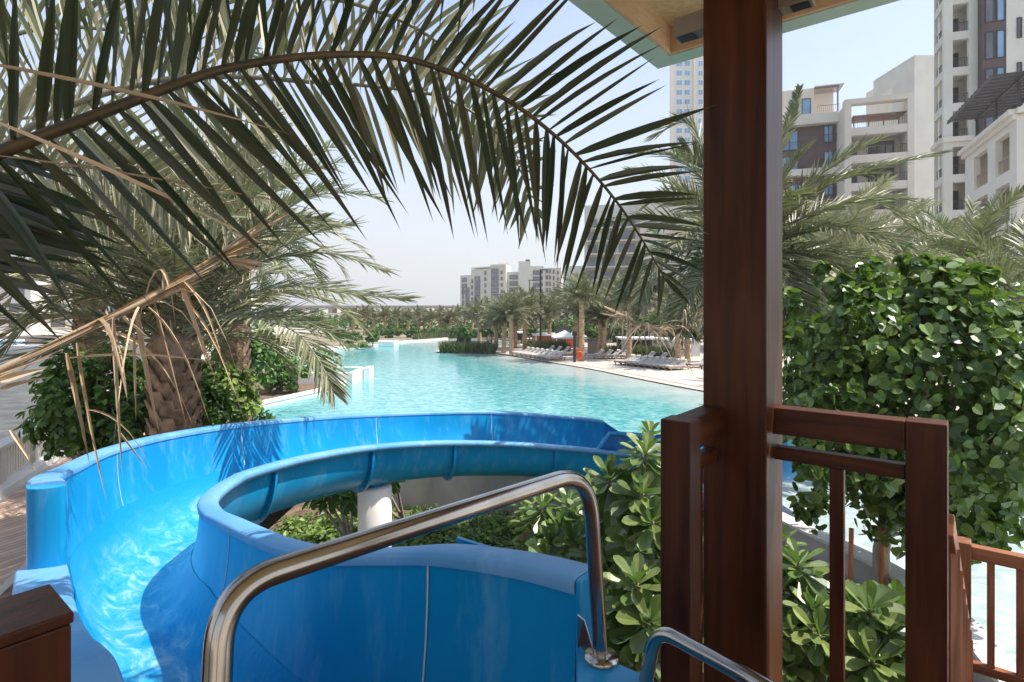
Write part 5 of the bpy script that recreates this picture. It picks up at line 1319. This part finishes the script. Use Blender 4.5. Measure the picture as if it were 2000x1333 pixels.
# ------------------------------------------------------------------ big overhanging fronds (foreground palm, trunk off the left edge)
random.seed(77)
fp = thing('palm_tree', 'foreground date palm arching huge dark fronds across the top left', 'palm tree', (-2.5, .75, SZ))
b = MB(); tr = [(.26 * (1 + .05 * (i % 2)), i * .2) for i in range(22)]; b.lathe(tr + [(.3, 4.4), (0, 4.6)], (-2.5, .75, SZ), 16); b.build('trunk', 'palm_trunk', fp)
def hero(rach, upper, lower, nl, width, matl, rmat='rachis', rr=.013, jit=14, dz=.25, skip=0., prof=PROF, fold=.35, off=.5):
    """rach: (px,py,D) control points; upper/lower: (s, dpx, dpy) leaf tip offsets along the rachis"""
    P = cr(rach, 10); n = len(P)
    def tip_(tab, s_):
        for a, c in zip(tab, tab[1:]):
            if s_ <= c[0]:
                t_ = (s_ - a[0]) / (c[0] - a[0]); return [a[j] + (c[j] - a[j]) * t_ for j in (1, 2)]
        return tab[-1][1:3]
    lm = MB(); rm = MB(); W3 = [at(*p) for p in P]
    rm.tube(W3, [rr * (1.35 - 1.15 * i / (n - 1)) for i in range(n)], 10, False)
    for tab, sg in ((upper, 1), (lower, -1)):
        for k in range(nl):
            s_ = (k + off * (sg > 0) + ru(-.3, .3)) / nl
            if s_ < 0 or s_ > .995 or rnd() < skip: continue
            f = s_ * (n - 1); i = int(f); f -= i
            q = [P[i][j] + (P[i + 1][j] - P[i][j]) * f for j in range(3)]
            dx, dy = tip_(tab, s_); sc_ = ru(.82, 1.12)
            ex = q[0] + dx * sc_ + ru(-jit, jit) * 1.6; ey = q[1] + dy * sc_ + ru(-jit, jit)
            D2 = q[2] + ru(-dz, dz) * .8
            A = at(*q); B_ = at(ex, ey, max(.7, D2)); v_ = B_ - A; L_ = v_.length
            dr = ru(.05, .28)
            d0 = v_.normalized() + V((0, 0, 1)) * dr * .55
            nrm = (V((ru(-1, 1), -ru(.5, 1.3), ru(-.5, .8))))
            blade(lm, A, d0, nrm, L_, width * ru(.75, 1.2) * min(1.1, .55 + L_ * 1.5), dr, prof, fold * ru(.5, 1.8), ru(-.12, .12))
    o = lm.build('frond', matl, fp); rm.build('rachis', rmat, o)
# main frond
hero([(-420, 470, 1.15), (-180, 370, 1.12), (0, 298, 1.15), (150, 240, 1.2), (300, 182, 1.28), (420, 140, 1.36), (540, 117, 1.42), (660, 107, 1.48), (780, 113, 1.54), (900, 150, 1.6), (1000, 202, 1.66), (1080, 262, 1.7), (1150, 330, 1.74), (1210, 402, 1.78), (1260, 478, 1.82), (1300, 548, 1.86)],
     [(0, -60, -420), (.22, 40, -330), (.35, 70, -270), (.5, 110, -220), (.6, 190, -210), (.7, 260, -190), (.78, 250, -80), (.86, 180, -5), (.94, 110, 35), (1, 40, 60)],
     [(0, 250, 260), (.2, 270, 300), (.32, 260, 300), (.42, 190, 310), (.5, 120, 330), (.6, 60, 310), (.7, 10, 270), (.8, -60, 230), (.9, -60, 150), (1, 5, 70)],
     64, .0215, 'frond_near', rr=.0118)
# second frond just behind, sunlight painted into its pale leaf colour
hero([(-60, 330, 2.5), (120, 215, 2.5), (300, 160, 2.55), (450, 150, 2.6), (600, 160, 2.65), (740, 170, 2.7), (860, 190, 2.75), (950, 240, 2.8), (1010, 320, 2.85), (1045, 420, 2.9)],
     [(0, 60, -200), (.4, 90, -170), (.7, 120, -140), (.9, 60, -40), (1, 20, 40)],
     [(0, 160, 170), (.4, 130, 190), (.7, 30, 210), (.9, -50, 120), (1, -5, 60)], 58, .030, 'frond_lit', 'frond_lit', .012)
hero([(260, -120, 2.6), (420, -60, 2.6), (560, -20, 2.65), (700, 10, 2.7), (820, 60, 2.8), (920, 140, 2.9), (980, 240, 3.0), (1020, 330, 3.05)],
     [(0, 80, -180), (.5, 130, -120), (.8, 110, -60), (1, 30, 30)],
     [(0, 60, 200), (.4, 20, 190), (.7, -40, 160), (1, -10, 60)], 48, .028, 'frond_lit', 'frond_lit', .012)
# frond overhead whose rachis is above the picture: long leaves hang into the top left
hero([(-300, -260, 1.3), (-60, -230, 1.4), (160, -230, 1.5), (380, -250, 1.6), (600, -260, 1.7), (820, -240, 1.8), (1000, -170, 1.9)],
     [(0, -80, -200), (1, 60, -150)],
     [(0, 60, 420), (.3, 30, 470), (.5, 40, 400), (.7, 20, 330), (1, -60, 260)], 36, .023, 'frond_near', rr=.013, skip=.15)
# low frond: blades sweep right from the left edge
hero([(-330, 200, 1.35), (-220, 260, 1.35), (-140, 330, 1.35), (-90, 400, 1.4), (-60, 470, 1.45), (-50, 540, 1.5)],
     [(0, 420, 130), (.4, 360, 120), (.7, 300, 80), (1, 220, 30)],
     [(0, -200, 100), (1, -200, 200)], 26, .027, 'frond_near', skip=.05)
# pale filler fronds behind
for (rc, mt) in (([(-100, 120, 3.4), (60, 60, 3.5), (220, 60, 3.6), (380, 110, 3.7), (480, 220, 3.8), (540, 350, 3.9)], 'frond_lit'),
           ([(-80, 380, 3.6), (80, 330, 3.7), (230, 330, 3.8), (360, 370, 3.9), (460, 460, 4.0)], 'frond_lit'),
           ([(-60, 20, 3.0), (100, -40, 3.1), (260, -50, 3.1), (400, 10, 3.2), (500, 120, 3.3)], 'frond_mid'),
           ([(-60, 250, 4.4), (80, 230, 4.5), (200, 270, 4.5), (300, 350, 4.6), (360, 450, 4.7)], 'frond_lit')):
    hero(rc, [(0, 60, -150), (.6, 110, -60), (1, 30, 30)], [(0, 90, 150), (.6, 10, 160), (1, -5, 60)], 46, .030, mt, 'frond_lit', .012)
# dry thin leaf strips crossing the picture
b = MB()
for a, c, D1, D2, w_ in (((-60, 118), (572, 262), 1.0, 1.25, .010), ((-40, 225), (560, 500), 1.02, 1.3, .009), ((-40, 300), (690, 425), 1.05, 1.35, .005), ((250, 320), (700, 515), 1.2, 1.5, .004), ((470, 440), (480, 470), 1.2, 1.2, .002)):
    A = at(a[0], a[1], D1); B_ = at(c[0], c[1], D2); v_ = B_ - A
    blade(b, A, v_.normalized() + V((0, 0, .08)), (0, -1, .3), v_.length, w_, .14, PROF, .3)
b.build('dry_leaflets', 'dead', fp)
# ---- dead frond (hangs from the same palm, broken and brown)
df = MB(); dr_ = MB()
pts = [at(-320, 860, 1.95), at(-120, 780, 2.08), at(0, 722, 2.18), at(120, 668, 2.29), at(200, 628, 2.37), at(280, 590, 2.44), at(350, 548, 2.53), at(420, 506, 2.6), at(440, 492, 2.63)]
P = [V(p) for p in cr([tuple(p) for p in pts], 6)]
dr_.tube(P, [.016 - .009 * i / (len(P) - 1) for i in range(len(P))], 8, False)
for i, p in enumerate(P[:-4:2]):
    for q in range(2):      # sheathing strips folded along the rachis
        d = (P[min(i * 2 + 3, len(P) - 1)] - p).normalized()
        blade(df, p + V((ru(-.006, .006), ru(-.01, .01), ru(-.008, .01))), d + V((ru(-.05, .05), ru(-.05, .05), ru(-.05, .05))), (ru(-1, 1), -1, ru(-1, 1)), ru(.26, .55), .018, .02, PROF, .4)
for k in range(14):
    e = at(ru(455, 485), ru(478, 520), 2.63 + ru(-.08, .08)); A = at(425, 505, 2.6); blade(df, A, e - A, (ru(-1, 1), -1, 0), (e - A).length * 1.5 + .06, .013, .05, PROF, .4)
for (px, py, ex, ey, w_) in ((130, 690, 175, 905, .013), (190, 640, 225, 870, .018), (200, 645, 245, 890, .012), (222, 620, 232, 930, .013), (245, 610, 330, 790, .012), (268, 600, 275, 855, .018), (276, 596, 283, 905, .012), (290, 600, 320, 850, .012), (300, 585, 350, 830, .014), (330, 560, 420, 790, .010), (352, 548, 420, 740, .016), (356, 546, 408, 715, .014), (360, 550, 425, 700, .010), (310, 590, 340, 870, .009), (150, 670, 190, 985, .009), (230, 840, 285, 915, .008), (170, 800, 285, 915, .007), (130, 700, 480, 690, .006), (240, 620, 290, 660, .012), (340, 570, 500, 800, .008), (0, 745, 90, 720, .02), (0, 760, 95, 735, .012), (320, 570, 315, 760, .010), (215, 640, 200, 800, .008), (262, 650, 262, 820, .008), (20, 840, 70, 920, .009)):
    D_ = 2.24 + (px / 420) * .32 + ru(-.06, .06); rnd(); A = at(px, py, D_); B_ = at(ex, ey, D_ + ru(-.12, .12)); v_ = B_ - A
    out_ = V((ru(-.04, .10), ru(-.05, .05), 0)) if ey - py > 100 else V((0, 0, .1))
    if ey - py > 100 and rnd() < .35:
        blade(df, A, V((ru(-.25, .6), ru(-.4, .4), ru(-.3, .5))), (ru(-1, 1), -1, ru(-.2, .2)), v_.length * 1.1, w_ * 1.3, 2.4, [(0, .5), (.06, .8), (.13, 1), (.22, 1), (.34, .9), (.5, .75), (.75, .45), (1, 0)], .5, ru(-.3, .3)); continue
    blade(df, A, v_.normalized() + out_, (ru(-1, 1), -1, ru(-.2, .2)), v_.length * 1.02, w_ * 1.55, .12 if ey - py > 100 else .2, [(0, .5), (.08, .8), (.16, 1), (.3, .9), (.5, .75), (.75, .45), (1, 0)], .5, ru(-.1, .1))
o = df.build('dead_frond', 'dead', fp); dr_.build('rachis', 'dead', o)
# hanging dead frond right of centre (belongs to the large right palm)
df = MB(); dr_ = MB(); pts = [at(1500, 560, 9.5), at(1400, 590, 9.2), at(1330, 640, 9), at(1270, 640, 8.9), at(1225, 622, 8.8), at(1180, 600, 8.8)]
P = [V(p) for p in cr([tuple(p) for p in pts], 6)]; dr_.tube(P, .02, 6)
for k in range(85):
    i = int(ru(6, len(P) - 5)); A = P[i] + V((ru(-.05, .05), ru(-.12, .12), ru(-.03, .03)))
    strip(df, A, V((ru(-.5, .5), ru(-.4, .4), ru(-.3, .5))), (ru(-1, 1), -1, 0), ru(.3, .85), .026, ru(1.4, 2.6), 5)
for k in range(16): strip(df, P[-8], (P[-1] - P[-8]).normalized() + V((ru(-.1, .1), ru(-.2, .2), ru(-.16, .16))), (ru(-1, 1), -1, 0), ru(.3, .62), .03, .1, 2)
o = df.build('dead_frond', 'dead', rp1); o.parent = rp1; o.matrix_parent_inverse = Matrix.Translation(-rp1.location)
dr_.build('rachis', 'dead', o)

# ------------------------------------------------------------------ round-leaved tree
random.seed(3)
tb = V((5.0, 7.6, .3)); t = thing('round_leaf_tree', 'dense tree with round glossy leaves behind the dark wooden railing', 'tree', tb)
cc = V((5.42, 7.5, 2.93))
b = MB(); leafball(b, cc, 1.60, 10500, .120, (1.03, .95, 1.10), 190, .15, .3, 'heart', 9)
for (px, py, D_, rr_) in ((1606, 532, 7.2, .07), (1640, 560, 7.0, .12), (1635, 735, 6.9, .28), (1585, 820, 6.8, .36), (1620, 900, 6.7, .36), (1700, 600, 6.8, .34), (1900, 600, 6.7, .38), (1980, 660, 6.8, .4), (1760, 950, 6.5, .36), (1900, 960, 6.5, .4), (1570, 930, 7.0, .25), (1783, 508, 7.2, .14), (1700, 530, 7.4, .12), (1885, 524, 7.3, .13), (1900, 550, 7.2, .15), (1830, 535, 7.1, .12), (1556, 640, 7, .12), (1548, 600, 7.2, .10), (1590, 1000, 7, .18), (1850, 1060, 6.8, .2), (1960, 1050, 6.8, .2)):
    leafball(b, at(px, py, D_), rr_, int(55 * rr_ / .12), .12, (1, 1, 1.9), 5, .3, .2, 'heart', px)
b.build('crown', 'leaf_round', t)
b = MB(); b.tube([tb - V((0, 0, .1)), tb + V((-.02, 0, .6)), tb + V((.06, -.03, 1.2))], [.11, .10, .09], 10)
for k in range(9):
    d = V((ru(-1, 1), ru(-1, 1), ru(.2, 1.1))).normalized(); q = tb + V((.06, -.03, 1.15)); b.tube([q, q + d * .6 + V((.1, 0, .2)), cc + d * 1.3], [.06, .04, .015], 6)
b.build('trunk', 'bark', t)
for (px, w_) in ((1660, 6), (1722, 8)):
    p = at(px, 1120, 7.5); b = MB(); b.tube([(p.x, p.y, .25), (p.x + .02, p.y, 1.25)], .03, 8); b.build('stake', 'wood_orange', t)

# ------------------------------------------------------------------ frangipani
FPROF = [(0, .10), (.15, .26), (.4, .62), (.65, .96), (.8, 1.0), (.92, .70), (1.0, 0)]
def rosette(mb, c, axis, n, L_, W_):
    axis = V(axis).normalized(); ax = axis.cross(V((.3, .9, .1))).normalized(); ay = axis.cross(ax)
    for k in range(n):
        t_ = k / n; an = k * 2.39996 + ru(-.15, .15); el = 1.3 - 2.1 * t_ ** .8 + ru(-.12, .12)
        d = (ax * math.cos(an) + ay * math.sin(an)) * math.cos(el) + axis * math.sin(el)
        ll = L_ * (.55 + .5 * t_ ** .5) * ru(.85, 1.1)
        blade(mb, V(c) - axis * (.10 * t_), d, axis + d * -.2, ll, W_ * (.7 + .3 * t_) * ru(.85, 1.15), ru(.15, .5), FPROF, .22)
def frangipani(label, base, ros, leafm='leaf_frang', L_=.27, W_=.108):
    base = V(base); t_ = thing('frangipani', label, 'shrub', base); lm = MB(); sm = MB()
    cen = sum((at(*r_[:3]) for r_ in ros), V()) / len(ros)
    for r_ in ros:
        c = at(*r_[:3]); sc_ = r_[3] if len(r_) > 3 else 1
        lean = V((c.x - cen.x, c.y - cen.y, 0)) * .7 + V((ru(-.15, .15), ru(-.35, .05), .9))
        rosette(lm, c, lean, int(ru(24, 32)), L_ * sc_, W_ * sc_)
        k1 = base.lerp(V((cen.x, cen.y, c.z)), .35); k1.z = base.z + (c.z - base.z) * .4
        sm.tube([base + V((ru(-.04, .04), ru(-.04, .04), -.03)), k1, k1.lerp(c, .55) + V((0, 0, .03)), c - lean.normalized() * .12, c], [.04, .032, .024, .018, .012], 7)
    lm.build('leaves', leafm, t_); sm.build('stem', 'stem', t_)
random.seed(19)
frangipani('frangipani bush with pale leaf rosettes between handrail and wooden post', (1.15, 4.0, SZ),
    [(1262, 885, 4.1), (1190, 935, 4.2), (1255, 965, 3.9), (1215, 985, 4.3), (1275, 1020, 3.7), (1180, 1010, 4.4), (1240, 1055, 3.8), (1285, 940, 4.4), (1160, 960, 4.7), (1300, 1080, 3.6), (1270, 850, 4.5, .8), (1205, 1040, 4.5)])
frangipani('frangipani bush low between the steel rail and the post', (.9, 3.4, SZ),
    [(1245, 1140, 3.4), (1205, 1190, 3.5), (1270, 1215, 3.2), (1190, 1110, 3.9), (1235, 1255, 3.3), (1285, 1150, 3.5), (1200, 1250, 3.7), (1275, 1290, 3.2), (1160, 1080, 4.2), (1300, 1240, 3.3)])
frangipani('frangipani bush rising behind the raised end of the steel rail', (.35, 5.2, SZ),
    [(1060, 990, 5.2), (1095, 1030, 5.0), (1040, 1020, 5.4), (1110, 985, 5.3), (1080, 1065, 4.8), (1120, 1060, 4.7), (1130, 1010, 5.1), (1030, 990, 5.6, .9), (1070, 1100, 4.6)])
frangipani('frangipani bush with long leaves seen through the railing beside the post', (2.1, 4.1, SZ),
    [(1560, 1100, 4.1), (1585, 1190, 3.9), (1545, 1150, 4.2), (1600, 1240, 3.7), (1550, 1240, 3.8), (1520, 1060, 4.4), (1590, 1130, 4.5, .8), (1535, 1300, 3.7)])
frangipani('large frangipani rosettes framed between baluster and end post', (2.4, 3.8, SZ),
    [(1700, 1190, 3.7, 1.1), (1735, 1240, 3.6), (1670, 1235, 3.8), (1705, 1290, 3.5, 1.1), (1665, 1180, 4.0), (1750, 1180, 4.0), (1740, 1310, 3.6), (1670, 1310, 3.6)])
frangipani('small frangipani under the curve of the slide beside the white column', (-2.6, 9.6, SZ), [(668, 955, 9.7, 1.1), (640, 965, 9.9, 1.1), (690, 972, 9.5, 1.1), (655, 945, 10.2, 1.1), (610, 960, 10, 1.1)], 'leaf_shrub')
frangipani('small frangipani just right of the white column top', (-1.9, 11.2, SZ), [(770, 932, 10.6, 1), (745, 940, 10.9, 1.1), (700, 945, 11.2, 1.1)], 'leaf_shrub')
frangipani('little dark frangipani poking above the slide wall by the pool', (-6.0, 14.2, .1), [(507, 812, 14, 1.2), (490, 822, 14.2, 1.1), (522, 820, 14, 1.1)], 'leaf_shrub')

# ------------------------------------------------------------------ shrubs at left
random.seed(8)
def shrub(name, label, c, r_, n, size, sq, matn, base_z, cl=60, shape='ovate', seed=1, name2='shrub'):
    c = V(c); t_ = thing(name, label, 'shrub', (c.x, c.y, base_z))
    b = MB(); leafball(b, c, r_, n, size, sq, cl, .5, .35, shape, seed); b.build('foliage', matn, t_)
    b = MB()
    for k in range(7):
        d = V((ru(-1, 1), ru(-1, 1), ru(.3, 1))).normalized(); b.tube([(c.x + ru(-.1, .1), c.y + ru(-.1, .1), base_z - .05), V((c.x, c.y, base_z)).lerp(c, .5) + d * .1, c + d * r_ * .75], [.04, .03, .01], 6)
    b.build('stems', 'bark', t_)
shrub('shrub', 'broad dark green shrub standing left of the palm trunk', at(185, 772, 10.2), .98, 3800, .15, (1.0, .9, 1.0), 'leaf_shrub', .1, 80, seed=2)
shrub('shrub', 'dark green shrub low between palm trunk and slide wall at left', at(262, 825, 10), .7, 1800, .14, (1.1, .9, .8), 'leaf_shrub', .1, 50, seed=22)
shrub('shrub', 'light green rounded shrub right of the palm trunk', at(415, 775, 12.5), .85, 3000, .15, (1, .9, .95), 'leaf_yellow', .1, 80, seed=4)
shrub('shrub', 'bright green shrub further back behind the light rounded one', at(478, 700, 22), 1.25, 2600, .2, (1.1, 1, 1.0), 'leaf_shrub', .1, 60, seed=6)
shrub('shrub', 'dense green shrub hugging the right side of the palm trunk', at(385, 805, 10), .62, 1600, .13, (1, .9, 1.1), 'leaf_shrub', .1, 40, seed=7)
shrub('shrub', 'dark low shrub beside the ringed young palm at the pool edge', at(548, 728, 27), 1.0, 1500, .2, (1.2, 1, .8), 'leaf_shrub', .1, 40, seed=8)
shrub('shrub', 'green shrub behind the young palm near the white basin', at(596, 708, 32), 1.1, 1200, .2, (1.8, 1, .8), 'leaf_shrub', .1, 40, seed=18)

# ------------------------------------------------------------------ ground cover in the sunken bed
def cover(name, label, area, n, size, zr, matn, shape='ovate', seed=0):
    rs = random.Random(seed); b = MB()
    x0, x1, y0, y1 = area
    for k in range(n):
        x = rs.uniform(x0, x1); y = rs.uniform(y0, y1)
        h_ = .5 + .5 * noise.noise(V((x * 1.3, y * 1.3, seed)))
        for q in range(2):
            z = SZ + zr * (h_ * .8 + .2) * (rs.random() ** .4)
            nrm = V((rs.gauss(0, .5), rs.gauss(0, .5), 1)).normalized(); ax = nrm.cross(V((rs.gauss(0, 1), rs.gauss(0, 1), 0))).normalized()
            leafshape(b, V((x + rs.gauss(0, .05), y + rs.gauss(0, .05), z)), ax, nrm.cross(ax), nrm, size * rs.uniform(.6, 1.3), shape, .2)
    o = b.build(name, matn); tag(o, label, 'ground cover', kind='stuff')
cover('ground_cover', 'dense light green ground cover beneath the slide curve', (-4.6, 1.8, 7.6, 11.6), 9000, .11, .70, 'leaf_yellow', seed=2)
cover('ground_cover', 'dark green low plants on the soil below the slide', (-4.6, 3.4, 7.6, 12.8), 3500, .11, .35, 'leaf_shrub', seed=3)
cover('ground_cover', 'fine green creeping plants below the railing', (1.2, 4.0, 2.2, 6.4), 7500, .055, .35, 'leaf_shrub', 'oval', seed=4)

# ------------------------------------------------------------------ summer haze
m = bpy.data.materials.new('haze_air'); m.use_nodes = True; M['haze_air'] = m
n = m.node_tree; n.nodes.clear(); vo = n.nodes.new("ShaderNodeVolumePrincipled"); ou = n.nodes.new("ShaderNodeOutputMaterial")
vo.inputs["Color"].default_value = (.97, .96, .94, 1); vo.inputs["Density"].default_value = HAZE; vo.inputs["Anisotropy"].default_value = .2
n.links.new(vo.outputs[0], ou.inputs["Volume"])
b = MB(); b.box(-1510, 1510, -160, 2610, -3.2, 135); o = b.build('haze', 'haze_air'); tag(o, 'thin pale summer haze over the pool and far blocks', 'haze', kind='stuff')
